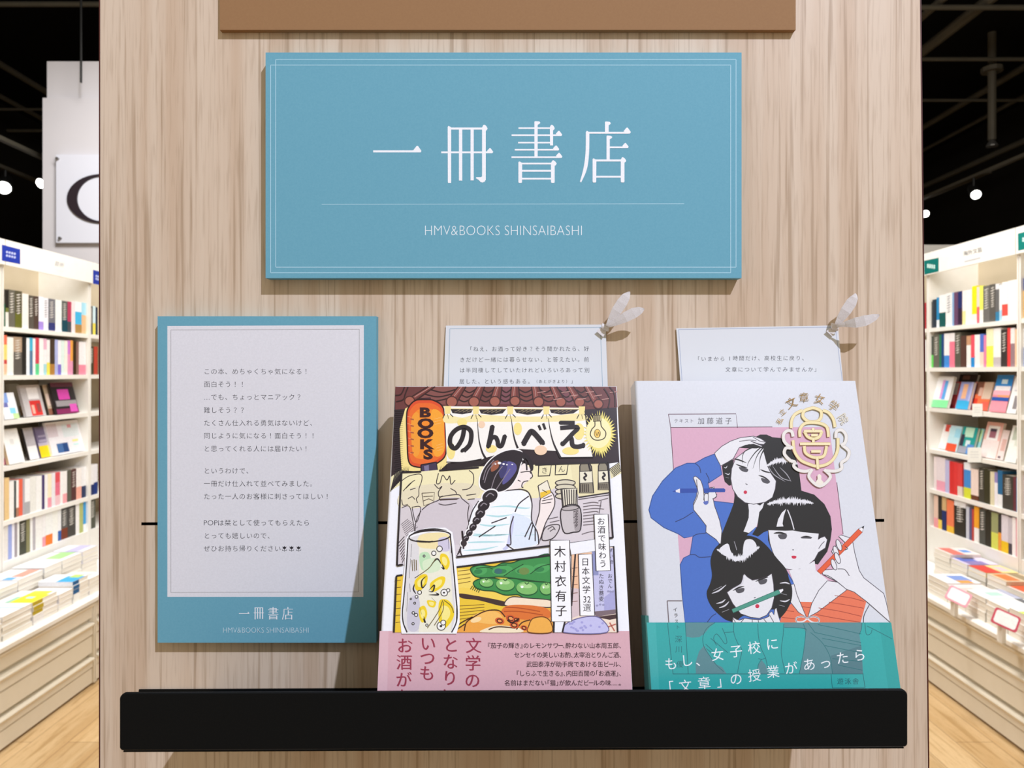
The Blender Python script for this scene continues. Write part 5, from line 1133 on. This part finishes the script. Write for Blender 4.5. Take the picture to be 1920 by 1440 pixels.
# ---- books shown face out, leaning back
def face_book(side, row, px0, px1, hmm, X, base, art, label, Z, t=.014, lean=14, edge=None):
    ya_, yb_ = sorted((yx(px0, X), yx(px1, X))); lo, hi = bay(side, (ya_ + yb_) / 2)
    if yb_ > hi: ya_, yb_ = max(lo, ya_ - (yb_ - hi)), hi
    if ya_ < lo: ya_, yb_ = lo, min(hi, yb_ + lo - ya_)
    a, b_ = (ya_, yb_) if side < 0 else (yb_, ya_); w = yb_ - ya_
    M = frame(side, X, a, Z[row] + .0008 + t * math.sin(math.radians(lean)) * 0) @ Matrix.Rotation(-math.radians(lean), 4, 'X')
    M[2][3] += .0  # stands on its lower front edge
    h = hmm / 1000; dz = t * math.sin(math.radians(lean)); M[2][3] += dz
    m = MB(); k = .0012
    m.box((0, 0, 0), (w, k, h), base, M=M); m.box((0, k, 0), (k, t, h), edge or base, M=M); m.box((k, t - k, 0), (w, t, h), base, M=M)
    for i, (u0, v0, u1, v1, c) in enumerate(art):
        e = .0002 + .00008 * i
        P_ = [M @ Vector(q) for q in ((u0 * w, -e, v0 * h), (u1 * w, -e, v0 * h), (u1 * w, -e, v1 * h), (u0 * w, -e, v1 * h))]
        m.quad(*P_, c)
    o = m.build('face_out_book', M_bgbook, None, M @ Vector((w / 2, t / 2, 0)))
    tag(o, uniq(label), 'book', f"face-out books on the {ROWN[row]} shelf of the {SIDE[side]} bookcase")
    g = MB(); g.box((k + .0002, k + .0002, .002), (w - .001, t - k - .0002, h - .002), M=M); g.build('page_block', M_bgpage, o)
FL = 2.375
face_book(-1, 2, 6, 19, 150, 2.46, 'd8b488', [(.1, .6, .9, .95, 'cfc0a8')], 'tan book leaning at the near end of the third shelf of the left bookcase', ZL)
face_book(-1, 2, 10, 37, 128, 2.376, 'eef0f6', [(0, .62, .5, 1, '88a8e4'), (.1, .45, .4, .62, '6a70b0'), (.45, .2, .85, .42, '8ad0ee'), (.6, 0, 1, .2, 'c0e0a0')], 'white face-out book with blue and green shapes on the third shelf of the left bookcase', ZL)
face_book(-1, 2, 30, 49, 168, 2.50, 'cac6b4', [(.5, 0, 1, .3, 'b08850')], 'grey-beige book leaning behind the blue and white one on the left bookcase', ZL)
face_book(-1, 2, 50, 87, 162, 2.40, 'c2bec0', [(.3, .55, .85, .92, 'f4f2f4'), (.3, .02, .85, .5, 'd83c38'), (.36, .08, .5, .36, 'f0b0a0'), (.62, .12, .8, .4, '9a4a48')], 'grey face-out book with a red and white label on the left bookcase', ZL)
face_book(-1, 2, 93, 106, 160, 2.41, 'c8b49c', [(.1, .3, .9, .7, 'e8d0c4'), (0, 0, 1, .2, '8a5a48')], 'beige narrow book leaning beside the black and pink one on the left bookcase', ZL, edge='4a4038')
face_book(-1, 2, 108, 149, 172, 2.385, '2e2a2c', [(0, .86, 1, 1, '6a3a4c'), (.22, .45, .72, .78, 'd24cac'), (.05, .24, .98, .42, '9a969a'), (0, 0, 1, .16, '84305c'), (.62, .05, .95, .3, 'd85cb8')], 'black face-out book with a pink splash on the third shelf of the left bookcase', ZL)
face_book(-1, 3, 5, 17, 150, 2.40, 'e8d8d2', [(0, 0, 1, .2, 'f0a0b0')], 'pale pink book leaning at the near end of the fourth shelf, left bookcase', ZL)
face_book(-1, 3, 18, 47, 170, 2.376, 'f6f6f4', [(.35, .55, .6, .7, 'e2e2e0')], 'plain white face-out book with a small emblem on the left bookcase', ZL, edge='d8c098')
face_book(-1, 3, 57, 74, 162, 2.40, 'f0eef0', [(0, .42, 1, 1, 'c0bcc2')], 'grey and white narrow book leaning on the fourth shelf of the left bookcase', ZL, edge='3a3430')
face_book(-1, 3, 78, 97, 160, 2.40, '7a7090', [(0, 0, 1, .38, 'f2d422'), (.15, .5, .85, .58, 'b0a8c0'), (.15, .66, .85, .72, 'a8a0b8'), (0, .38, 1, .48, 'c0b8cc')], 'purple book with a yellow band leaning on the fourth shelf, left bookcase', ZL)
face_book(-1, 3, 100, 160, 178, 2.388, 'eceaf0', [(0, .55, .3, .95, 'd8ccd4'), (.45, .5, .95, .9, 'dfe8ec'), (.62, .78, .74, .88, 'e0a0a8'), (.18, .06, .52, .34, '4a6ea4'), (.36, .06, .5, .34, '2c4a80'), (.68, .34, .86, .4, 'f0e890'), (.68, .22, .86, .27, 'c8ecec')], 'large white face-out book with a blue patch on the left bookcase', ZL)
face_book(1, 2, 1743, 1772, 178, 2.38, 'f0f0f4', [(0, 0, 1, .24, '8ae8a4'), (.38, .28, .55, .88, 'dc9cd8'), (.52, .26, .72, .86, '5ca8ea')], 'white face-out book with a pink and blue streak and green foot, right bookcase', ZR)
face_book(1, 2, 1776, 1808, 190, 2.50, '3a2a26', [(.2, .84, .6, .96, '9a6a58')], 'dark face-out book behind the lilac one on the third shelf, right bookcase', ZR)
face_book(1, 2, 1768, 1790, 148, 2.43, 'e04858', [(.45, .5, .9, .95, 'f4eeee'), (.2, .6, .45, .95, '5a3a3a'), (.3, .1, .9, .45, 'ee6a6c')], 'red and white face-out book leaning behind the lilac one, right bookcase', ZR)
face_book(1, 2, 1791, 1814, 148, 2.395, '9aa2d8', [(0, 0, 1, .32, '40aee2'), (.25, .38, .62, .92, 'eab48e'), (.85, .3, 1, 1, 'b8bce8')], 'lilac face-out book with a painted face and blue foot, right bookcase', ZR)
face_book(1, 2, 1817, 1851, 150, 2.42, 'f07a50', [(.1, .55, .5, 1, '8a5a48'), (.3, .5, .5, .8, 'e8c0b0'), (.52, .4, 1, 1, 'e8d0bc'), (0, 0, .35, .4, 'e0402c'), (.6, .02, 1, .3, 'ee6a58')], 'orange face-out book with a cream figure on the third shelf, right bookcase', ZR)
face_book(1, 2, 1854, 1885, 188, 2.385, 'e8909c', [(0, .56, 1, 1, '2f88d4'), (.35, .76, .7, .88, 'd8f0fa'), (.05, .58, .95, .7, 'f2eef2'), (0, .46, 1, .58, 'f2b4c4'), (.3, .38, 1, .46, 'f0a070'), (0, .30, 1, .4, '2f58ac'), (0, .04, 1, .28, 'ee98a8')], 'blue and pink seaside face-out book on the third shelf, right bookcase', ZR)
face_book(1, 2, 1887, 1904, 180, 2.38, 'f4f2f2', [(.5, .12, .95, .48, '8a8488'), (.3, .6, .7, .64, 'c8c8cc')], 'white face-out book with a grey block beside the seaside one, right bookcase', ZR)
face_book(1, 3, 1762, 1792, 178, 2.53, 'd84a30', [(.1, .86, .9, .95, 'f09070')], 'red-orange face-out book behind the light blue one, right bookcase', ZR)
face_book(1, 3, 1748, 1771, 140, 2.42, 'f0eef0', [(.2, .72, 1, 1, 'd84a3c'), (.5, .55, .8, .9, 'f2e4e4')], 'white and red face-out book at the far end of the fourth shelf, right bookcase', ZR)
face_book(1, 3, 1772, 1793, 142, 2.395, 'c0e4f0', [(0, 0, .9, .3, 'e85a3c'), (.5, .55, 1, .9, 'a0d8ee')], 'light blue face-out book with an orange-red square, right bookcase', ZR)
face_book(1, 3, 1795, 1822, 144, 2.40, '2aa09c', [(.2, .62, .8, .98, 'c4ecd4'), (0, .25, .25, .7, '3a3a4c'), (.4, .28, .7, .5, 'd8ecf0'), (0, 0, .55, .26, 'a0a4b4'), (.55, 0, 1, .36, '5a90d4')], 'teal face-out book with a pale round head shape, right bookcase', ZR)
face_book(1, 3, 1824, 1834, 140, 2.42, 'a0dce0', [(.2, .5, .8, .95, 'c8f0b8')], 'narrow pale blue-green face-out book beside the pink one, right bookcase', ZR)
face_book(1, 3, 1836, 1866, 184, 2.395, 'f0bcb4', [(0, 0, 1, .5, 'f2e2e0'), (.15, .5, .85, .9, 'f6f2f2'), (.3, .56, .7, .82, 'a06a78'), (.3, .74, .7, .82, '4a4050')], 'pink face-out book with a framed dark picture, right bookcase', ZR)
face_book(1, 3, 1867, 1880, 150, 2.40, 'f0dedc', [(.3, .3, .9, .7, 'e0b8b0'), (.2, .05, .6, .12, '6a5a60')], 'pale pink face-out book on the fourth shelf, right bookcase', ZR)
face_book(1, 3, 1883, 1904, 180, 2.38, 'f2f2ee', [(.2, .6, 1, .96, 'c0c8b8'), (.5, .45, 1, .62, 'dce0d4')], 'white face-out book with grey-green foliage, right bookcase', ZR)

# ---- small white cards clipped to the shelf fronts
def shelf_card(side, px0, py0, px1, py1, X, label, col='f4f6f2', lean=0):
    U, V = (0, -side, 0), (0, 0, 1)
    pr = Print((side * X, 0, 0), U, V, base=0)
    a = pr.P(px0, py0); c = pr.P(px1, py0); e = pr.P(px1, py1); f = pr.P(px0, py1)
    b = MB(); d = Vector((side * .0008, 0, 0))
    b.quad(f, e, c, a, col); b.quad(a + d, c + d, e + d, f + d, col)
    for p_, q_ in ((a, c), (c, e), (e, f), (f, a)): b.quad(p_, q_, q_ + d, p_ + d, col)
    o = b.build('shelf_card', M_bgbook, None, f); tag(o, uniq(label), 'card', 'white note cards on the shelf fronts')
    pr = Print((side * X, 0, 0), U, V, base=.0003)
    for k in range(3): pr.line([(px0 + (px1 - px0) * .2, py0 + (py1 - py0) * (.3 + .18 * k)), (px0 + (px1 - px0) * .8, py0 + (py1 - py0) * (.3 + .18 * k))], .9, 'd4d6d8')
    pr.build('printed_lines', M_print, o)
shelf_card(1, 1823, 757, 1842, 781, XS - .002, 'white note card in front of the orange book on the right bookcase')
shelf_card(1, 1814, 839, 1840, 867, XS - .002, 'white note card hanging below the pink book on the right bookcase')

# ---- flat piles on the display tops
def pile(side, X0, X1, y0, y1, n, th, base, art, name, seed, z=.4304, sideband=None):
    r = random.Random(seed)
    for i in range(n):
        t = th * r.uniform(.85, 1.12); dy = r.uniform(-.003, .003); dx = r.uniform(0, .005)
        xa, xb = sorted((side * (X0 + dx), side * (X1 + dx - .006)))
        top = i == n - 1
        c = base if top else r.choice(['f0eee8', 'ece8e0', base, 'e8e4e0'])
        m = MB(); k = .0008
        m.box((xa, y0 + dy, z), (xb, y1 + dy, z + k), c); m.box((xa, y0 + dy, z + t - k), (xb, y1 + dy, z + t), c)
        sb = (sideband if sideband and i >= n - 3 else c)
        m.box((xa, y0 + dy, z + k), (xb, y0 + dy + k, z + t - k), c)
        if sideband:
            xf = (xb - .0006, xb) if side < 0 else (xa, xa + .0006)
            m.box((xf[0], y0 + dy + k, z + k), (xf[1], y0 + dy + (y1 - y0) * .4, z + t - k), sb)
        if top:
            for q, (u0, v0, u1, v1, cc) in enumerate(art):
                L_ = y1 - y0; W_ = xb - xa; e = z + t + .0001 + .00005 * q
                Y = lambda u: y0 + dy + L_ * u
                Xq = lambda v: (xb - W_ * v) if side < 0 else (xa + W_ * v)
                P_ = [(Xq(v0), Y(u0), e), (Xq(v1), Y(u0), e), (Xq(v1), Y(u1), e), (Xq(v0), Y(u1), e)]
                m.quad(*(P_[::-1] if side < 0 else P_), cc)
        o = m.build('paperback', M_bgbook, None, ((xa + xb) / 2, (y0 + y1) / 2, z))
        j = n - i
        lab = f"{name} on top of a flat pile, {SIDE[side]} display top" if top else f"{ORD[j]} book down in the {SIDE[side]} pile under the {name}"
        tag(o, uniq(lab), 'book', f"flat book piles on the {SIDE[side]} display top")
        g = MB(); g.box((xa + .0012, y0 + dy + .001, z + k + .0001), (xb - .0012, y1 + dy - .001, z + t - k - .0001)); g.build('page_block', M_bgpage, o)
        z += t + .0003
pile(-1, 2.02, 2.185, 2.79, 2.93, 5, .019, 'f4f2f2', [(0, .1, 1, .3, 'f0b8c4')], 'white one with a pink stripe', 1)
pile(-1, 2.02, 2.185, 2.935, 3.115, 5, .019, 'f4f4f4', [(.6, .0, .7, 1, 'b8d8e4'), (.0, .7, .5, .9, 'f0c8cc')], 'white one with a thin blue stripe', 2)
pile(-1, 2.02, 2.185, 3.125, 3.295, 5, .020, 'f2f0ea', [(0, .0, .7, .62, 'f0e024'), (.7, .1, 1, .62, 'e8d838'), (.35, .25, .5, .45, '9ad8e8'), (0, .62, .5, .75, '90c8b0')], 'yellow-banded one', 3, sideband='b8a020')
pile(-1, 2.02, 2.185, 3.30, 3.405, 4, .020, 'f4f2f4', [(.1, .4, .6, .8, 'e4e0e8')], 'plain white one beside the yellow', 4)
pile(-1, 2.02, 2.185, 3.41, 3.535, 5, .020, 'eef0f4', [(0, 0, .8, .5, '38a8e4'), (.6, .1, 1, .4, 'b8e070')], 'sky blue one', 5, sideband='145a90')
pile(-1, 2.02, 2.185, 3.54, 3.67, 4, .020, 'f0ece8', [(.2, .2, .8, .5, 'd8d0cc')], 'cream white one by the oak stand', 6)
pile(-1, 2.20, 2.36, 3.02, 3.155, 7, .021, 'f4f4f2', [(.2, .3, .6, .6, 'dcdce0')], 'white one in the back row', 7)
pile(-1, 2.20, 2.36, 3.16, 3.295, 7, .0205, 'eef0f4', [(.1, .2, .9, .3, 'c8d4dc')], 'pale one with a grey line', 8)
pile(-1, 2.20, 2.36, 3.30, 3.475, 7, .0205, 'f6f2f0', [(.3, .1, 1, .45, 'f0a090'), (.0, .2, .25, .5, '58a8e0')], 'salmon and blue one', 9)
pile(-1, 2.20, 2.36, 3.48, 3.615, 7, .0215, 'f4f4f4', [(0, .0, .2, 1, 'e8e8ee')], 'second white one in the back row', 10)
pile(-1, 2.20, 2.36, 3.62, 3.785, 7, .0215, 'f2f4f0', [(.2, .2, 1, .7, 'a8e890')], 'light green one', 11)
pile(-1, 2.20, 2.36, 3.79, 3.93, 7, .021, 'e8e6f2', [(0, .2, 1, .6, 'c0bce0')], 'lilac one', 12)
pile(1, 2.02, 2.185, 2.74, 2.875, 5, .022, 'f4f4ec', [(0, 0, 1, .6, 'd0ec70')], 'lime-banded one', 21)
pile(1, 2.02, 2.185, 2.88, 3.015, 5, .022, 'f2f2ee', [(0, 0, .6, .5, 'd0ee70'), (.6, .3, 1, .6, 'e8e8ea')], 'lime-cornered one', 22)
pile(1, 2.02, 2.185, 3.02, 3.155, 5, .021, 'f4f4f4', [(.1, .75, 1, .95, '6a6e74')], 'white one with a dark edge', 23)
pile(1, 2.02, 2.185, 3.16, 3.295, 5, .021, 'f0f2f2', [(.3, .3, .7, .7, 'b8e0d4'), (0, .8, 1, 1, 'b8bcd4')], 'white one with a mint patch', 24)
pile(1, 2.02, 2.185, 3.30, 3.435, 4, .021, 'f2e2e0', [(0, 0, .6, .5, 'f4c8c4')], 'pale pink one', 25)
pile(1, 2.02, 2.185, 3.44, 3.60, 4, .022, 'eef0f4', [(.2, .4, .8, .9, '7a98d8'), (0, .4, .3, .8, 'e8a050')], 'white one with blue and orange', 26)
pile(1, 2.20, 2.36, 3.02, 3.155, 6, .0215, 'e0ecea', [(0, 0, 1, .8, '4aa0ae')], 'teal one', 27)
pile(1, 2.20, 2.36, 3.16, 3.295, 6, .021, 'e8d4cc', [(0, .1, 1, .6, 'e0603c'), (.3, .6, .8, .9, 'e8a4ac')], 'orange-red one', 28)
pile(1, 2.20, 2.36, 3.30, 3.435, 6, .022, 'dcc8a8', [(.1, .1, .9, .5, 'd87a3c'), (0, .6, 1, .9, '9a8868')], 'brown and orange one', 29)
pile(1, 2.20, 2.36, 3.44, 3.575, 6, .022, 'f0d890', [(0, 0, 1, .5, 'd84038'), (.2, .6, .8, .9, 'f0c0c8')], 'red and yellow one', 30)
pile(1, 2.20, 2.36, 3.58, 3.715, 7, .021, 'dcd4ee', [(0, .1, .5, .7, '8a7cb8'), (.5, .1, 1, .6, '5a70c8'), (.8, .3, 1, .7, '4a4660')], 'purple and blue one', 31)
pile(1, 2.20, 2.36, 3.72, 3.86, 7, .022, 'f2e4e0', [(0, .1, 1, .5, 'e87a70'), (.3, .6, .7, .9, '5a98e0')], 'salmon and blue one', 32)

# ---- price cards with red borders on the right display top
def price_card(px, py, d, label, rot, mcol):
    c = pt(px, py, d); root = empty('price_card', (c.x, c.y, .4306)); tag(root, uniq(label), 'price card', 'price cards on the right display top')
    M = Matrix.Translation(c) @ Matrix.Rotation(rot, 4, 'Z') @ Matrix.Rotation(math.radians(-35), 4, 'X') @ Matrix.Rotation(math.radians(24), 4, 'Y')
    def rr2(w, h, r):
        q = []
        for (sx, sz, a0) in ((1, 1, 0), (-1, 1, 90), (-1, -1, 180), (1, -1, 270)):
            for k in range(5): a = math.radians(a0 + 22.5 * k); q.append((sx * (w - r) + r * math.cos(a), sz * (h - r) + r * math.sin(a)))
        return q
    for w, h, y, t, col, nm in ((.045, .034, 0, .003, mcol, 'border'), (.038, .027, -.0006, .0006, 'f6f6f8', 'white_face')):
        b = MB(); q = rr2(w, h, .009)
        b.poly([M @ Vector((x, y, z)) for x, z in q], col); b.poly([M @ Vector((x, y + t, z)) for x, z in reversed(q)], col)
        for i in range(len(q)):
            j = (i + 1) % len(q); b.quad(*[M @ Vector(v) for v in ((q[j][0], y, q[j][1]), (q[i][0], y, q[i][1]), (q[i][0], y + t, q[i][1]), (q[j][0], y + t, q[j][1]))], col)
        b.build(nm, M_bgbook, root)
    b = MB(); foot = M @ Vector((0, .0035, -.02)); b.box((foot.x - .008, foot.y, .4306), (foot.x + .008, foot.y + .03, foot.z)); b.build('stand', M_white, root)
price_card(1797, 1118, 3.24, 'white price card with pink edge on the far part of the right display top', -.5, 'e8a0b4')
price_card(1886, 1162, 2.92, 'white price card with red border at the near part of the right display top', -.35, 'cc5066')

# ------------------------------------------------------------------ column sign, ceiling services and spot lamps
ys = 5.46
a = pt(105, 455, ys); c = pt(105, 290, ys)
root = empty('wall_sign', (-2.9, 5.5, a.z)); tag(root, 'white wall sign on the column with one large dark curved letter', 'sign')
b = MB(); b.box((a.x, ys, a.z), (-2.42, 5.499, c.z)); b.build('sign_board', M_signw, root)
cc = pt(192, 373, ys); sc_ = ys / F
b = MB(); yo, yi = ys - .012, ys - .0005
N_ = 40; O, I = [], []
for k in range(N_ + 1):
    th_ = math.radians(38 + (284) * k / N_)
    O.append((cc.x + 65 * sc_ * math.cos(th_), cc.z + 46 * sc_ * math.sin(th_))); I.append((cc.x + (1 + 47.5 * math.cos(th_)) * sc_, cc.z + 42 * sc_ * math.sin(th_)))
for k in range(N_):
    b.quad((O[k][0], yo, O[k][1]), (O[k + 1][0], yo, O[k + 1][1]), (I[k + 1][0], yo, I[k + 1][1]), (I[k][0], yo, I[k][1]))
    b.quad((O[k + 1][0], yo, O[k + 1][1]), (O[k][0], yo, O[k][1]), (O[k][0], yi, O[k][1]), (O[k + 1][0], yi, O[k + 1][1]))
    b.quad((I[k][0], yo, I[k][1]), (I[k + 1][0], yo, I[k + 1][1]), (I[k + 1][0], yi, I[k + 1][1]), (I[k][0], yi, I[k][1]))
b.build('letter', M_signk, root)
for px, py in ((109, 298), (114, 447)):
    b = MB(); q = pt(px, py, ys); b.tube([q + Vector((0, -.02, 0)), q + Vector((0, -.0002, 0))], .010); b.build('fixing_pin', M_steel, root)
def pipe(p0, p1, r, label, m=None, nm='ceiling_pipe'):
    b = MB(); b.tube([p0, p1], r); o = b.build(nm, m or M_duct, None, p0); tag(o, uniq(label), 'pipe', 'black ceiling pipes'); return o
ZC = 4.3
for py, xa, xb, r, l in ((14, 2.6, 5.85, .020, 'upper crosswise black pipe at the top of the right ceiling gap'), (111, 2.9, 5.85, .018, 'second crosswise black pipe under the right ceiling'), (188, 3.2, 5.85, .016, 'third crosswise black pipe under the right ceiling'), (349, 4.0, 5.85, .02, 'lowest far crosswise black pipe in the right ceiling gap')):
    y = (ZC - HC) * F / (CY - py); pipe((xa, y, ZC), (xb, y, ZC), r, l)
for py, xa, xb, r, l in ((8, -5.85, -2.6, .020, 'crosswise black pipe at the very top left of the ceiling'), (205, -5.85, -4.0, .014, 'crosswise thin black pipe left of the white column'), (245, -5.85, -4.2, .018, 'lower crosswise black pipe left of the white column'), (303, -5.85, -4.5, .02, 'far crosswise black pipe left of the white column')):
    y = (ZC - HC) * F / (CY - py); pipe((xa, y, ZC), (xb, y, ZC), r, l)
for x, z, r, l in ((3.30, 4.36, .03, 'lengthwise black pipe nearest the oak panel in the right ceiling gap'), (3.66, 4.36, .045, 'thick lengthwise black duct under the right ceiling'), (4.80, 4.36, .032, 'lengthwise black pipe crossing the middle of the right ceiling gap'), (5.30, 4.36, .022, 'lengthwise thin black pipe near the right wall'), (5.2, 3.85, .03, 'low lengthwise black pipe in the right ceiling gap')):
    pipe((x, 5.0 if z > 4 else 6.0, z), (x, 12.5, z), r, l)
for x, z, r, l in ((-4.75, 4.36, .03, 'lengthwise black pipe running to the white column'), (-5.3, 4.36, .025, 'lengthwise black pipe near the left wall')):
    pipe((x, 5.0, z), (x, 12.5, z), r, l)
b = MB(); b.box((-5.88, 10.4, 3.45), (-3.6, 10.7, 3.75)); o = b.build('ceiling_duct', M_duct); tag(o, uniq('broad dark duct far behind the left spot lamp'), 'duct')
b = MB(); b.box((4.45, 11.0, 3.2), (5.88, 11.4, 4.0)); o = b.build('ceiling_duct', M_duct); tag(o, uniq('broad dark duct far behind the right spot lamp'), 'duct')
# sprinkler drop
root = empty('sprinkler', (4.38, 6.75, 4.6)); tag(root, 'vertical black sprinkler drop pipe hanging in the right ceiling gap', 'sprinkler')
b = MB(); b.tube([(4.38, 6.75, 4.6), (4.38, 6.75, 3.62)], .035); b.build('drop_pipe', M_duct, root)
b = MB(); b.tube([(4.38, 6.75, 3.62), (4.38, 6.75, 3.57), (4.38, 6.75, 3.56)], [.02, .05, .05]); b.build('sprinkler_head', M_steel, root)
b = MB(); b.tube([(4.38, 6.75, 4.24), (4.38, 6.75, 4.28)], .09); b.build('flange', M_duct, root)
pipe((pt(152, 60, 5.3).x, 5.3, 4.6), (pt(152, 60, 5.3).x, 5.3, pt(0, 155, 5.3).z), .008, 'thin black hanging rod in front of the white column', M_dark, 'hanging_rod')
def lamp(px, py, d, r, label, aim):
    c = pt(px, py, d); root = empty('spot_lamp', (c.x, c.y, c.z + .15)); tag(root, uniq(label), 'lamp', 'black ceiling spot lamps')
    D_ = (Vector(aim) - c).normalized()
    b = MB(); b.tube([c - D_ * .22, c - D_ * .20, c - D_ * .02, c], [r * .8, r, r * 1.15, r * 1.2], n=18); b.build('housing', M_dark, root)
    b = MB(); b.tube([c + D_ * .001, c + D_ * .012, c + D_ * .02], [r * 1.0, r * .85, r * .4], n=18); b.build('lens', M_lamp, root)
    p = c - D_ * .12; b = MB(); b.tube([p, (p.x, p.y, p.z + .12)], .012); b.build('stem', M_dark, root)
    b = MB(); b.box((p.x - .02, p.y - 1.2, p.z + .12), (p.x + .02, 12.895, p.z + .15)); b.build('track_rail', M_duct, root)
lamp(1830, 365, 7.0, .042, 'bright spot lamp in the middle of the right ceiling gap', (2.8, 3.0, .6))
lamp(1735, 401, 8.5, .040, 'smaller bright spot lamp beside the oak panel edge on the right', (3.2, 3.5, .6))
lamp(7, 352, 6.5, .055, 'bright spot lamp at the left picture edge', (-2.6, 3.0, .8))
lamp(77, 344, 5.95, .040, 'spot lamp half hidden behind the white column', (-4.6, 3.0, 1.0))
